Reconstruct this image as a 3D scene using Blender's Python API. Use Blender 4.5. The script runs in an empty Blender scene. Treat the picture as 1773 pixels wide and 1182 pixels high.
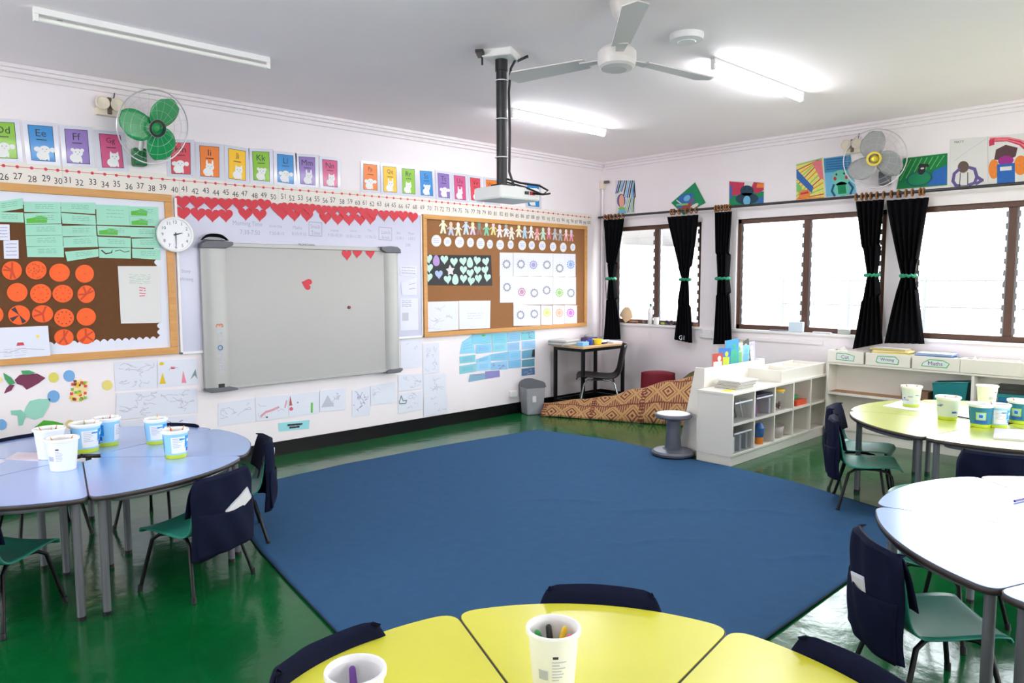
# Primary-school classroom: whiteboard wall, window wall, rings of wedge tables, blue rug.
import bpy, math, random
from mathutils import Vector, Matrix
C = bpy.context.scene.collection
R = math.radians
PI = math.pi
random.seed(7)

# ------------------------------------------------------------------ camera
F_PX, YAW, PITCH, ROLL = 1259.18, R(46.51443), R(4.89931), R(-0.16974)
CAM = Vector((-7.21300, -5.95064, 1.53))
FW = Vector((math.cos(YAW)*math.cos(PITCH), math.sin(YAW)*math.cos(PITCH), -math.sin(PITCH)))
_r = Vector((math.sin(YAW), -math.cos(YAW), 0)); _u = _r.cross(FW)
RT = _r*math.cos(ROLL) + _u*math.sin(ROLL)
UP = -_r*math.sin(ROLL) + _u*math.cos(ROLL)
cam = bpy.data.cameras.new('camera'); cam_o = bpy.data.objects.new('camera', cam); C.objects.link(cam_o)
cam.sensor_width = 36; cam.lens = F_PX/1773*36; cam.clip_start = 0.05; cam.clip_end = 200
m = Matrix((RT, UP, -FW)).transposed().to_4x4(); m.translation = CAM
cam_o.matrix_world = m
bpy.context.scene.camera = cam_o

# surveying helpers: where a measured sight line meets a real wall / floor / table plane
def ray(u, v): return FW + RT*((u-886.5)/F_PX) - UP*((v-591)/F_PX)
def on_left(u, v, off=0.0):
    d = ray(u, v); t = (-off-CAM.y)/d.y; p = CAM+d*t; return (p.x, p.z)
def on_right(u, v, off=0.0):
    d = ray(u, v); t = (-off-CAM.x)/d.x; p = CAM+d*t; return (-p.y, p.z)
def on_floor(u, v, z=0.0):
    d = ray(u, v); t = (z-CAM.z)/d.z; p = CAM+d*t; return (p.x, p.y)

# ------------------------------------------------------------------ materials
MATS = {}
def lin(c):
    c = c/255.0
    return c/12.92 if c <= 0.04045 else ((c+0.055)/1.055)**2.4
def col(c, k=1.0): return (min(1, lin(c[0])*k), min(1, lin(c[1])*k), min(1, lin(c[2])*k), 1)
def mat(name, c, rough=0.6, metal=0.0, var=0.06, scale=9.0, bump=0.0, bscale=60.0, coat=0.0, spec=0.5, coat_rough=0.1):
    if name in MATS: return MATS[name]
    M = bpy.data.materials.new(name); M.use_nodes = True; nt = M.node_tree; b = nt.nodes['Principled BSDF']
    b.inputs['Roughness'].default_value = rough; b.inputs['Metallic'].default_value = metal
    b.inputs['Specular IOR Level'].default_value = spec
    if coat: b.inputs['Coat IOR'].default_value = 1.6 if coat >= 1 else 1.5; b.inputs['Coat Weight'].default_value = coat; b.inputs['Coat Roughness'].default_value = coat_rough
    tc = nt.nodes.new('ShaderNodeTexCoord')
    nz = nt.nodes.new('ShaderNodeTexNoise'); nz.inputs['Scale'].default_value = scale; nz.inputs['Detail'].default_value = 4
    mx = nt.nodes.new('ShaderNodeMix'); mx.data_type = 'RGBA'
    mx.inputs[6].default_value = col(c, 1-var); mx.inputs[7].default_value = col(c, 1+var)
    nt.links.new(tc.outputs['Object'], nz.inputs['Vector'])
    nt.links.new(nz.outputs['Fac'], mx.inputs[0]); nt.links.new(mx.outputs[2], b.inputs['Base Color'])
    if bump:
        n2 = nt.nodes.new('ShaderNodeTexNoise'); n2.inputs['Scale'].default_value = bscale; n2.inputs['Detail'].default_value = 5
        nt.links.new(tc.outputs['Object'], n2.inputs['Vector'])
        bp = nt.nodes.new('ShaderNodeBump'); bp.inputs['Strength'].default_value = bump; bp.inputs['Distance'].default_value = 0.01
        nt.links.new(n2.outputs['Fac'], bp.inputs['Height']); nt.links.new(bp.outputs['Normal'], b.inputs['Normal'])
    MATS[name] = M; return M
def wood(name, c1, c2, rough=0.5, scale=(2, 30, 30)):
    if name in MATS: return MATS[name]
    M = mat(name, c1, rough); nt = M.node_tree; nz = next(n for n in nt.nodes if n.type == 'TEX_NOISE')
    tc = next(n for n in nt.nodes if n.type == 'TEX_COORD'); mx = next(n for n in nt.nodes if n.type == 'MIX')
    mp = nt.nodes.new('ShaderNodeMapping'); mp.inputs['Scale'].default_value = scale
    nt.links.new(tc.outputs['Object'], mp.inputs['Vector']); nt.links.new(mp.outputs['Vector'], nz.inputs['Vector'])
    nz.inputs['Scale'].default_value = 1.5; nz.inputs['Distortion'].default_value = 0.6
    mx.inputs[6].default_value = col(c1); mx.inputs[7].default_value = col(c2)
    return M
def emis(name, c, s):
    M = bpy.data.materials.new(name); M.use_nodes = True; nt = M.node_tree; b = nt.nodes['Principled BSDF']
    b.inputs['Base Color'].default_value = (0.9, 0.9, 0.9, 1)
    b.inputs['Emission Color'].default_value = c; b.inputs['Emission Strength'].default_value = s
    MATS[name] = M; return M
def clear(name, tint=(1, 1, 1), gloss=0.06, rough=0.02):
    M = bpy.data.materials.new(name); M.use_nodes = True; nt = M.node_tree
    for n in list(nt.nodes):
        if n.type == 'BSDF_PRINCIPLED': nt.nodes.remove(n)
    out = next(n for n in nt.nodes if n.type == 'OUTPUT_MATERIAL')
    t = nt.nodes.new('ShaderNodeBsdfTransparent'); t.inputs['Color'].default_value = (*tint, 1)
    g = nt.nodes.new('ShaderNodeBsdfGlossy'); g.inputs['Roughness'].default_value = rough
    ms = nt.nodes.new('ShaderNodeMixShader'); ms.inputs[0].default_value = gloss
    nt.links.new(t.outputs[0], ms.inputs[1]); nt.links.new(g.outputs[0], ms.inputs[2]); nt.links.new(ms.outputs[0], out.inputs[0])
    MATS[name] = M; return M

WALL = mat('wall_paint', (236, 228, 232), 0.55, var=0.03, scale=3, bump=0.05, bscale=25)
CEIL = mat('ceiling_paint', (250, 240, 243), 0.7, var=0.02, scale=2)
PAPER = mat('white_paper', (220, 222, 235), 0.75, var=0.02)
PAPERW = mat('warm_paper', (216, 214, 212), 0.75, var=0.02)
LAM = mat('laminate_sheet', (208, 208, 222), 0.25, var=0.02, coat=0.5)
STRIP = mat('strip_paper', (228, 222, 214), 0.6, var=0.03)
INK = mat('black_ink', (45, 42, 50), 0.6)
GREYINK = mat('pencil_grey', (186, 187, 202), 0.7)
LILINK = mat('violet_pen', (140, 125, 180), 0.7)
REDINK = mat('red_ink', (205, 60, 80), 0.6)
RED = mat('red_card', (200, 32, 52), 0.5, var=0.1)
MINT = mat('mint_paper', (158, 214, 190), 0.7)
MINTH = mat('pale_mint_paper', (190, 222, 212), 0.7)
ORANGE = mat('orange_card', (240, 92, 20), 0.6, var=0.12, scale=25)
ORANGED = mat('orange_pen', (196, 60, 20), 0.6)
BROWN = mat('brown_felt', (98, 62, 32), 0.95, var=0.08, scale=30, bump=0.2, bscale=300)
HESSIAN = mat('tan_hessian', (142, 96, 58), 0.95, var=0.08, scale=30, bump=0.2, bscale=300)
PINE = wood('pine_wood', (214, 160, 92), (184, 126, 62), 0.45, (3, 30, 30))
DARKWOOD = wood('dark_window_wood', (96, 62, 46), (70, 44, 34), 0.45, (30, 30, 3))
WBPANEL = mat('white_board_panel', (196, 196, 216), 0.25, var=0.02)
SMART = mat('grey_board_surface', (172, 170, 168), 0.35, var=0.02)
ALU = mat('brushed_aluminium', (172, 172, 170), 0.5, metal=0.4, var=0.05)
GREYPL = mat('grey_plastic', (92, 94, 100), 0.5)
BLACKPL = mat('black_plastic', (22, 22, 26), 0.4)
BLACKMET = mat('black_metal', (13, 13, 15), 0.4, spec=0.3)
WHITEPL = mat('white_plastic', (232, 230, 230), 0.4, var=0.02)
CREAMPL = mat('cream_plastic', (226, 214, 196), 0.45, var=0.03)
WHITEWOOD = mat('white_painted_wood', (226, 221, 212), 0.45, var=0.03, scale=6)
BAREWOOD = wood('bare_shelf_board', (176, 136, 100), (150, 110, 78), 0.6)
TEAL = mat('teal_plastic', (48, 136, 118), 0.35, var=0.05)
NAVY = mat('navy_fabric', (13, 18, 42), 0.9, var=0.15, scale=60, bump=0.15, bscale=350, spec=0.15)
BLACKCLOTH = mat('black_cloth', (9, 9, 13), 0.95, var=0.15, scale=40, bump=0.1, bscale=300, spec=0.1)
GREENBAND = mat('green_ribbon', (30, 130, 96), 0.5)
BLUETOP = mat('blue_laminate', (146, 180, 240), 0.3, var=0.02, coat=1.0, coat_rough=0.22)
YELTOP = mat('yellow_laminate', (216, 212, 62), 0.35, var=0.02, coat=0.35, coat_rough=0.2)
LIMETOP = mat('lime_yellow_laminate', (198, 204, 62), 0.3, var=0.02, coat=1.0, coat_rough=0.27)
LIMETOP.node_tree.nodes['Principled BSDF'].inputs['Coat IOR'].default_value = 2.0
EDGE = mat('dark_table_edging', (58, 50, 50), 0.5)
GREYMET = mat('grey_painted_steel', (112, 112, 118), 0.35, metal=0.3)
CHROME = mat('chrome_tube', (150, 150, 152), 0.2, metal=0.9)
SKIRT = mat('black_gloss_skirting', (6, 6, 8), 0.35, spec=0.25)
GLASS = clear('window_glass', (0.97, 0.985, 0.98), 0.05)
PALECLEAR = clear('clear_plastic', (0.97, 0.98, 0.99), 0.07, 0.08)
REDW = mat('maroon_plastic', (118, 14, 36), 0.6)

# ------------------------------------------------------------------ mesh builder
class MB:
    def __init__(s): s.v = []; s.f = []; s.m = []; s.slots = []; s.T = None
    def slot(s, M):
        if M not in s.slots: s.slots.append(M)
        return s.slots.index(M)
    def add(s, vs, fs, M):
        o = len(s.v); k = s.slot(M)
        for p in vs:
            p = Vector(p)
            s.v.append(s.T @ p if s.T is not None else p)
        for f in fs: s.f.append([i+o for i in f]); s.m.append(k)
    def box(s, c, d, M, rot=None):
        x, y, z = d[0]/2, d[1]/2, d[2]/2
        vs = [Vector(p) for p in ((-x,-y,-z),(x,-y,-z),(x,y,-z),(-x,y,-z),(-x,-y,z),(x,-y,z),(x,y,z),(-x,y,z))]
        if rot is not None: vs = [rot @ p for p in vs]
        s.add([p+Vector(c) for p in vs], [(0,3,2,1),(4,5,6,7),(0,1,5,4),(1,2,6,5),(2,3,7,6),(3,0,4,7)], M)
    def span(s, a, b, M): # box from min corner to max corner
        s.box([(a[i]+b[i])/2 for i in range(3)], [abs(b[i]-a[i]) for i in range(3)], M)
    def prism(s, poly, z0, z1, M, M2=None): # poly in xy
        n = len(poly)
        area = sum(poly[i][0]*poly[(i+1) % n][1]-poly[(i+1) % n][0]*poly[i][1] for i in range(n))
        if area < 0: poly = poly[::-1]
        vs = [(p[0], p[1], z0) for p in poly]+[(p[0], p[1], z1) for p in poly]
        s.add(vs, [list(range(n))[::-1], list(range(n, 2*n))], M)
        s.add(vs, [(i, (i+1) % n, n+(i+1) % n, n+i) for i in range(n)], M2 or M)
    def tube(s, path, r, M, n=10, r2=None):
        path = [Vector(p) for p in path]; rings = []; vs = []; fs = []
        up = None
        for i, p in enumerate(path):
            t = (path[min(i+1, len(path)-1)]-path[max(i-1, 0)]).normalized()
            if up is None: up = Vector((0, 0, 1)) if abs(t.z) < 0.9 else Vector((1, 0, 0))
            a = t.cross(up)
            if a.length < 1e-5: a = t.orthogonal()
            a.normalize(); b = a.cross(t).normalized(); up = b
            rr = r if r2 is None else r+(r2-r)*i/(len(path)-1)
            vs += [p+a*(rr*math.cos(2*PI*k/n))+b*(rr*math.sin(2*PI*k/n)) for k in range(n)]
        for i in range(len(path)-1):
            for k in range(n):
                fs.append((i*n+k, i*n+(k+1) % n, (i+1)*n+(k+1) % n, (i+1)*n+k))
        fs.append(list(range(n))[::-1]); fs.append([(len(path)-1)*n+k for k in range(n)])
        s.add(vs, [f[::-1] for f in fs], M)
    def lathe(s, prof, M, n=24, c=(0, 0, 0), mats=None): # prof [(r,z)]
        for i in range(len(prof)-1):
            (r0, z0), (r1, z1) = prof[i], prof[i+1]
            vs = []; fs = []
            for k in range(n):
                a = 2*PI*k/n
                vs.append((c[0]+r0*math.cos(a), c[1]+r0*math.sin(a), c[2]+z0)); vs.append((c[0]+r1*math.cos(a), c[1]+r1*math.sin(a), c[2]+z1))
            for k in range(n):
                j = (k+1) % n; fs.append((2*k, 2*j, 2*j+1, 2*k+1))
            s.add(vs, fs, mats[i] if mats else M)
    def grid(s, fn, nu, nv, M):
        vs = [fn(i/nu, j/nv) for j in range(nv+1) for i in range(nu+1)]
        fs = [(j*(nu+1)+i, j*(nu+1)+i+1, (j+1)*(nu+1)+i+1, (j+1)*(nu+1)+i) for j in range(nv) for i in range(nu)]
        s.add(vs, fs, M)
    def ball(s, c, r, M, n=12, sz=(1, 1, 1)):
        h = n//2
        s.grid(lambda a, b: (c[0]+r*sz[0]*math.sin(PI*max(.001, min(.999, b)))*math.cos(2*PI*a), c[1]+r*sz[1]*math.sin(PI*max(.001, min(.999, b)))*math.sin(2*PI*a), c[2]-r*sz[2]*math.cos(PI*b)), n, h, M)
    def build(s, name, parent=None, smooth=False, bev=0, solid=0, sub=0, weld=False, loc=None):
        me = bpy.data.meshes.new(name)
        c = Vector((0, 0, 0))
        if parent is None and loc is None:
            xs = [p.x for p in s.v]; ys = [p.y for p in s.v]; zs = [p.z for p in s.v]
            c = Vector(((min(xs)+max(xs))/2, (min(ys)+max(ys))/2, min(zs)))
        elif parent is None: c = Vector(loc)
        me.from_pydata([tuple(p-c) for p in s.v], [], s.f)
        for M in s.slots: me.materials.append(M)
        me.polygons.foreach_set('material_index', s.m)
        if smooth:
            me.shade_smooth(); me.set_sharp_from_angle(angle=R(38))
        me.validate(); me.update()
        o = bpy.data.objects.new(name, me); C.objects.link(o); o.location = c
        if parent is not None: o.parent = parent
        if weld:
            w = o.modifiers.new('weld', 'WELD'); w.merge_threshold = 0.0005
        if solid:
            q = o.modifiers.new('thickness', 'SOLIDIFY'); q.thickness = solid; q.offset = 0
        if bev:
            b = o.modifiers.new('bevel', 'BEVEL'); b.width = bev; b.segments = 2; b.limit_method = 'ANGLE'; b.angle_limit = R(50)
        if sub:
            q = o.modifiers.new('subdiv', 'SUBSURF'); q.levels = sub; q.render_levels = sub
        return o
def tag(o, label, cat, group=None, kind=None):
    if label: o['label'] = label
    if cat: o['category'] = cat
    if group: o['group'] = group
    if kind: o['kind'] = kind
    return o
def empty(name, loc, rz=0, label=None, cat=None, group=None):
    o = bpy.data.objects.new(name, None); C.objects.link(o); o.location = loc; o.rotation_euler = (0, 0, rz); o.empty_display_size = 0.1
    return tag(o, label, cat, group)
def copy_tree(o, parent=None):
    c = o.copy(); C.objects.link(c)
    if parent is not None: c.parent = parent
    for ch in list(o.children): copy_tree(ch, c)
    return c
def struct(name, b, parent=None, **k):
    o = b.build(name, parent, **k)
    if parent is None: o['kind'] = 'structure'
    return o
ORD = ['first', 'second', 'third', 'fourth', 'fifth', 'sixth', 'seventh', 'eighth', 'ninth', 'tenth', 'eleventh', 'twelfth', 'thirteenth', 'fourteenth', 'fifteenth', 'sixteenth', 'seventeenth', 'eighteenth', 'nineteenth', 'twentieth', 'twenty-first', 'twenty-second']

# ------------------------------------------------------------------ lettering
_txt = {}
def text_mesh(t):
    if t in _txt: return _txt[t]
    cu = bpy.data.curves.new('t', 'FONT'); cu.body = t; cu.size = 1; cu.resolution_u = 2
    ob = bpy.data.objects.new('t', cu); C.objects.link(ob)
    bpy.context.view_layer.update()
    dg = bpy.context.evaluated_depsgraph_get()
    me = bpy.data.meshes.new_from_object(ob.evaluated_get(dg))
    vs = [(v.co.x, v.co.y) for v in me.vertices]; fs = [list(p.vertices) for p in me.polygons]
    bpy.data.objects.remove(ob); bpy.data.curves.remove(cu); bpy.data.meshes.remove(me)
    xs = [p[0] for p in vs]; ys = [p[1] for p in vs]
    x0, x1, y0, y1 = min(xs), max(xs), min(ys), max(ys)
    vs = [((x-(x0+x1)/2)/(y1-y0), (y-(y0+y1)/2)/(y1-y0)) for x, y in vs]
    _txt[t] = (vs, fs, (x1-x0)/(y1-y0)); return _txt[t]

# ------------------------------------------------------------------ flat work on walls
class Dec(MB):
    """builds flat things on the whiteboard wall ('L', a = x) or the window wall ('R', a = -y); k = distance out from the wall"""
    def __init__(s, side): super().__init__(); s.side = side; s.q = None
    def P(s, a, b, k): return (a, -k, b) if s.side == 'L' else (-k, -a, b)
    def px(s, u, v, off=0): return on_left(u, v, off) if s.side == 'L' else on_right(u, v, off)
    def quad(s, pts): s.q = pts # TL TR BR BL in wall coordinates
    def st(s, x, y): # x right 0..1, y up 0..1 within the sheet
        tl, tr, br, bl = s.q
        return tuple((bl[i]*(1-x)+br[i]*x)*(1-y)+(tl[i]*(1-x)+tr[i]*x)*y for i in (0, 1))
    def slab(s, pts, k0, k1, M):
        n = len(pts)
        ar = sum(pts[i][0]*pts[(i+1) % n][1]-pts[(i+1) % n][0]*pts[i][1] for i in range(n))
        if ar < 0: pts = pts[::-1]
        vs = [s.P(p[0], p[1], k0) for p in pts]+[s.P(p[0], p[1], k1) for p in pts]
        s.add(vs, [list(range(n))[::-1], list(range(n, 2*n))]+[(i, (i+1) % n, n+(i+1) % n, n+i) for i in range(n)], M)
    def flat(s, pts, k, M):
        n = len(pts)
        ar = sum(pts[i][0]*pts[(i+1) % n][1]-pts[(i+1) % n][0]*pts[i][1] for i in range(n))
        if ar < 0: pts = pts[::-1]
        s.add([s.P(p[0], p[1], k) for p in pts], [list(range(n))], M)
    def line(s, pts, w, k, M):
        for i in range(len(pts)-1):
            a, b = Vector(pts[i]), Vector(pts[i+1]); d = b-a
            if d.length < 1e-6: continue
            d.normalize(); n = Vector((-d.y, d.x))*w/2; e = d*w*0.3
            s.flat([a-n-e, b-n+e, b+n+e, a+n-e], k+random.uniform(0, 0.00008), M)
    def text(s, t, cx, cy, h, k, M, ang=0, wide=1.0, bold=0):
        vs, fs, w = text_mesh(t); ca, sa = math.cos(ang), math.sin(ang)
        s.add([s.P(cx+(x*wide*ca-y*sa)*h, cy+(x*wide*sa+y*ca)*h, k) for x, y in vs], fs, M)
    # same, in sheet coordinates
    def sflat(s, pts, k, M): s.flat([s.st(*p) for p in pts], k, M)
    def sline(s, pts, w, k, M): s.line([s.st(*p) for p in pts], w, k, M)
    def sell(s, cx, cy, rx, ry, k, M, n=18): s.sflat([(cx+rx*math.cos(2*PI*i/n), cy+ry*math.sin(2*PI*i/n)) for i in range(n)], k, M)
    def stext(s, t, cx, cy, hh, k, M, wide=1.0):
        vs, fs, w = text_mesh(t)
        tl, tr, br, bl = s.q; W = math.dist(bl, br); H = math.dist(bl, tl)
        s.add([s.P(*s.st(cx+x*wide*hh*H/W, cy+y*hh), k) for x, y in vs], fs, M)
def crop(ox, oy, sc): return lambda x, y: (ox+x/sc, oy+y/sc)
cA = crop(0, 180, 4.2219); cB = crop(280, 220, 4.9235); cC = crop(600, 260, 3.4756); cD = crop(0, 430, 3.583)
cE = crop(340, 380, 2.955); cF = crop(680, 560, 3.2833); cG = crop(1030, 220, 2.954); cH = crop(1360, 220, 2.954)
def quad_px(side, pts, cr=None, off=0.0):
    out = []
    for p in pts:
        u, v = cr(*p) if cr else p
        out.append(on_left(u, v, off) if side == 'L' else on_right(u, v, off))
    return out
def sheet(name, side, pts, M, label, cat, k0=0.002, th=0.0012, cr=None, group=None, draw=None, off=0.0):
    d = Dec(side); q = quad_px(side, pts, cr, off); d.quad(q); d.slab(q, k0, k0+th, M)
    if draw: draw(d, k0+th+0.0004)
    o = d.build(name); tag(o, label, cat, group); return o
def scribble(n, M, w=0.005, seed=0):
    def f(d, k):
        rr = random.Random(seed)
        for i in range(n):
            x, y = rr.uniform(.12, .8), rr.uniform(.15, .85); pts = [(x, y)]
            for j in range(rr.randint(2, 5)):
                x = min(.93, max(.07, x+rr.uniform(-.16, .16))); y = min(.93, max(.07, y+rr.uniform(-.13, .13))); pts.append((x, y))
            d.sline(pts, w, k, M)
    return f
def rows(n, M, x0=.15, x1=.85, y0=.8, y1=.2, w=0.004, seed=0):
    def f(d, k):
        rr = random.Random(seed)
        for i in range(n):
            y = y0+(y1-y0)*i/max(1, n-1); x = x0
            while x < x1:
                e = min(x1, x+rr.uniform(.06, .2)); d.sline([(x, y+rr.uniform(-.01, .01)), (e, y+rr.uniform(-.01, .01))], w, k, M); x = e+.04
    return f
def heart_pts(cx, cy, w, h, ang=0, n=26):
    out = []
    for i in range(n):
        t = 2*PI*i/n
        x = 16*math.sin(t)**3/32.0; y = (13*math.cos(t)-5*math.cos(2*t)-2*math.cos(3*t)-math.cos(4*t)+2.5)/29.0
        x *= w; y *= h; out.append((cx+x*math.cos(ang)-y*math.sin(ang), cy+x*math.sin(ang)+y*math.cos(ang)))
    return out
# ------------------------------------------------------------------ room shell
H = 2.97; X0 = -10.0; Y0 = -9.0; TW = 0.16
SILL, HEAD = 0.985, 2.165
WINS = [(-0.20, -1.44), (-1.875, -3.40), (-3.62, -5.15), (-5.5, -7.0), (-7.3, -8.7)]
b = MB(); b.span((X0-.2, Y0-.2, -0.2), (0.3, 0.2, 0.0), mat('floor_base', (10, 80, 40)))
floor = struct('floor', b)
# green painted screed with worn patches
def floor_mat():
    M = mat('green_floor_paint', (4, 88, 40), 0.16); nt = M.node_tree; bs = nt.nodes['Principled BSDF']
    tc = next(n for n in nt.nodes if n.type == 'TEX_COORD'); mx = next(n for n in nt.nodes if n.type == 'MIX'); nz = next(n for n in nt.nodes if n.type == 'TEX_NOISE')
    mx.inputs[6].default_value = col((0, 54, 22)); mx.inputs[7].default_value = col((10, 96, 46)); nz.inputs['Scale'].default_value = 1.6; nz.inputs['Detail'].default_value = 8
    w = nt.nodes.new('ShaderNodeTexNoise'); w.inputs['Scale'].default_value = 2.7; w.inputs['Detail'].default_value = 9; w.inputs['Roughness'].default_value = 0.7
    rp = nt.nodes.new('ShaderNodeValToRGB'); rp.color_ramp.elements[0].position = 0.66; rp.color_ramp.elements[1].position = 0.74
    m2 = nt.nodes.new('ShaderNodeMix'); m2.data_type = 'RGBA'; m2.inputs[7].default_value = col((92, 62, 34))
    nt.links.new(tc.outputs['Object'], w.inputs['Vector']); nt.links.new(w.outputs['Fac'], rp.inputs['Fac'])
    sc = nt.nodes.new('ShaderNodeMath'); sc.operation = 'MULTIPLY'; sc.inputs[1].default_value = 0.8
    nt.links.new(rp.outputs['Color'], sc.inputs[0]); nt.links.new(sc.outputs[0], m2.inputs[0])
    nt.links.new(mx.outputs[2], m2.inputs[6]); nt.links.new(m2.outputs[2], bs.inputs['Base Color'])
    n3 = nt.nodes.new('ShaderNodeTexNoise'); n3.inputs['Scale'].default_value = 7; n3.inputs['Detail'].default_value = 6
    nt.links.new(tc.outputs['Object'], n3.inputs['Vector'])
    bp = nt.nodes.new('ShaderNodeBump'); bp.inputs['Strength'].default_value = 0.16; bp.inputs['Distance'].default_value = 0.02
    nt.links.new(n3.outputs['Fac'], bp.inputs['Height']); nt.links.new(bp.outputs['Normal'], bs.inputs['Normal'])
    r2 = nt.nodes.new('ShaderNodeMapRange'); r2.inputs['To Min'].default_value = 0.07; r2.inputs['To Max'].default_value = 0.24
    nt.links.new(w.outputs['Fac'], r2.inputs['Value']); nt.links.new(r2.outputs[0], bs.inputs['Roughness'])
    return M
floor.data.materials.clear(); floor.data.materials.append(floor_mat())
b = MB(); b.span((X0-.2, Y0-.2, H), (0.3, 0.2, H+0.15), CEIL); struct('ceiling', b)
b = MB(); b.span((X0-.2, 0, 0), (0.3, 0.2, H), WALL); struct('wall_left', b)
ADDED_WINS = [(-6.6, -3.6), (-2.9, -.4)]  # unseen front-wall windows, added to brighten the left wall and ceiling
b = MB(); b.span((X0-.2, Y0-TW, 0), (0.0, Y0, SILL), WALL); b.span((X0-.2, Y0-TW, HEAD), (0.0, Y0, H), WALL)
_xs = [X0-.2]+[x for w in ADDED_WINS for x in w]+[0.0]
for i in range(0, len(_xs), 2): b.span((_xs[i], Y0-TW, SILL), (_xs[i+1], Y0, HEAD), WALL)
struct('wall_front', b)
def wall_with_holes(x0, x1, wins):
    b = MB(); b.span((x0, Y0, 0), (x1, 0, SILL), WALL); b.span((x0, Y0, HEAD), (x1, 0, H), WALL)
    ys = [0.0]+[y for w in wins for y in w]+[Y0]
    for i in range(0, len(ys), 2): b.span((x0, ys[i+1], SILL), (x1, ys[i], HEAD), WALL)
    return b
struct('wall_right', wall_with_holes(0.0, TW, WINS))
struct('wall_back', wall_with_holes(X0-TW, X0, [(-.8, -3.6)]))  # opening for the added window behind the camera
b = MB(); b.span((X0, -0.012, 0), (-0.012, 0, 0.122), SKIRT); struct('baseboard_left', b)
b = MB(); b.span((-0.012, Y0, 0), (0, 0, 0.122), SKIRT); struct('baseboard_right', b)
def cornice(axis):
    b = MB()
    for d, z0, z1 in ((0.075, H-0.028, H), (0.05, H-0.052, H-0.026), (0.022, H-0.085, H-0.05)):
        if axis == 'x': b.span((X0, -d, z0), (0, 0, z1), WALL)
        else: b.span((-d, Y0, z0), (0, -0.075, z1), WALL)
    return b
struct('trim_1', cornice('x'), bev=0.006); struct('trim_2', cornice('y'), bev=0.006)
# windows: dark timber frames holding glass louvres
def window(n, y1, y0, xo=0.0, sgn=1):
    def bx(bm, a, c, M): bm.span((xo+sgn*a[0], a[1], a[2]), (xo+sgn*c[0], c[1], c[2]), M)
    fx0, fx1 = 0.03, 0.10; w = 0.042
    fr = MB()
    bx(fr, (fx0, y0, SILL), (fx1, y1, SILL+0.05), DARKWOOD); bx(fr, (fx0, y0, HEAD-0.05), (fx1, y1, HEAD), DARKWOOD)
    bx(fr, (fx0, y0, SILL), (fx1, y0+w, HEAD), DARKWOOD); bx(fr, (fx0, y1-w, SILL), (fx1, y1, HEAD), DARKWOOD)
    o = struct('window_%d' % n, fr, bev=0.004)
    ym = (y0+y1)/2
    def part(nm, bm, **k):
        p = bm.build(nm, o, **k); p.location = -o.location; return p
    mu = MB(); bx(mu, (fx0, ym-0.03, SILL+0.05), (fx1, ym+0.03, HEAD-0.05), DARKWOOD); part('mullion', mu, bev=0.004)
    for ya, yb in ((y0+w, ym-0.03), (ym+0.03, y1-w)):
        ch = MB()
        for yy in (ya, yb):
            d = 0.012 if yy == ya else -0.012
            bx(ch, (fx0+0.015, min(yy, yy+d), SILL+0.05), (fx0+0.05, max(yy, yy+d), HEAD-0.05), GREYMET)
            z = SILL+0.07
            while z < HEAD-0.12:
                bx(ch, (fx0+0.004, min(yy, yy+1.9*d), z), (fx0+0.04, max(yy, yy+1.9*d), z+0.05), GREYMET); z += 0.098
        part('louvre_channel', ch)
        gl = MB(); z = SILL+0.055
        while z < HEAD-0.1:
            c0, c1 = (xo+sgn*0.045, z), (xo+sgn*0.066, z+0.104)
            gl.add([(c0[0], ya+.012, c0[1]), (c0[0], yb-.012, c0[1]), (c1[0], yb-.012, c1[1]), (c1[0], ya+.012, c1[1])], [(0, 1, 2, 3)], GLASS)
            z += 0.098
        part('louvre_glass', gl, solid=0.004)
    return o
for i, (a, c) in enumerate(WINS): window(i+1, a, c)
window(6, -.8, -3.6, X0, -1)  # unseen back-wall window, added to let in more light
for i, (xa, xb) in enumerate(ADDED_WINS):  # frames and panes of the added front-wall windows
    b = MB(); ya, yb = Y0-.1, Y0-.03
    b.span((xa, ya, SILL), (xb, yb, SILL+.05), DARKWOOD); b.span((xa, ya, HEAD-.05), (xb, yb, HEAD), DARKWOOD)
    for xx in (xa, (xa+xb)/2-.025, xb-.05): b.span((xx, ya, SILL+.05), (xx+.05, yb, HEAD-.05), DARKWOOD)
    o = struct('window_%d' % (7+i), b)
    b = MB(); b.span((xa+.05, Y0-.067, SILL+.05), (xb-.05, Y0-.063, HEAD-.05), GLASS); g_ = b.build('glass_pane', o); g_.location = -o.location
# inner sills
for i, (a, c) in enumerate(WINS[:3]):
    b = MB(); b.span((-0.022, c-0.03, SILL-0.028), (0.03, a+0.03, SILL), mat('sill_paint', (236, 232, 232), 0.4)); struct('trim_%d' % (i+3), b, bev=0.004)

# ------------------------------------------------------------------ outside
b = MB(); b.span((0.4, -25, -0.35), (40, 20, -0.3), mat('pale_concrete', (124, 120, 114), 0.9)); tag(b.build('yard_ground'), None, None, None, 'structure')
root = empty('mesh_fence', (9.0, 2.0, -0.3), 0, 'grey wire mesh fence with posts seen through the windows', 'fence')
PALEMET = mat('galvanised_steel', (96, 98, 102), 0.6, metal=0.1)
for k in range(12):
    q = MB(); q.tube([(0, -1.5*k, 0), (0, -1.5*k, 1.85)], 0.03, PALEMET, 8); q.build('post', root, smooth=True)
for z in (1.25, 1.78):
    q = MB(); q.tube([(0, 0, z), (0, -16.5, z)], 0.022, PALEMET, 6); q.build('rail', root, smooth=True)
q = MB()
for k in range(110):
    y = -0.15*k; q.tube([(0.02, y, 0.1), (0.02, y-0.15, 1.8)], 0.004, PALEMET, 4); q.tube([(0.024, y-0.15, 0.1), (0.024, y, 1.8)], 0.004, PALEMET, 4)
q.build('wire_mesh', root)
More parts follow.
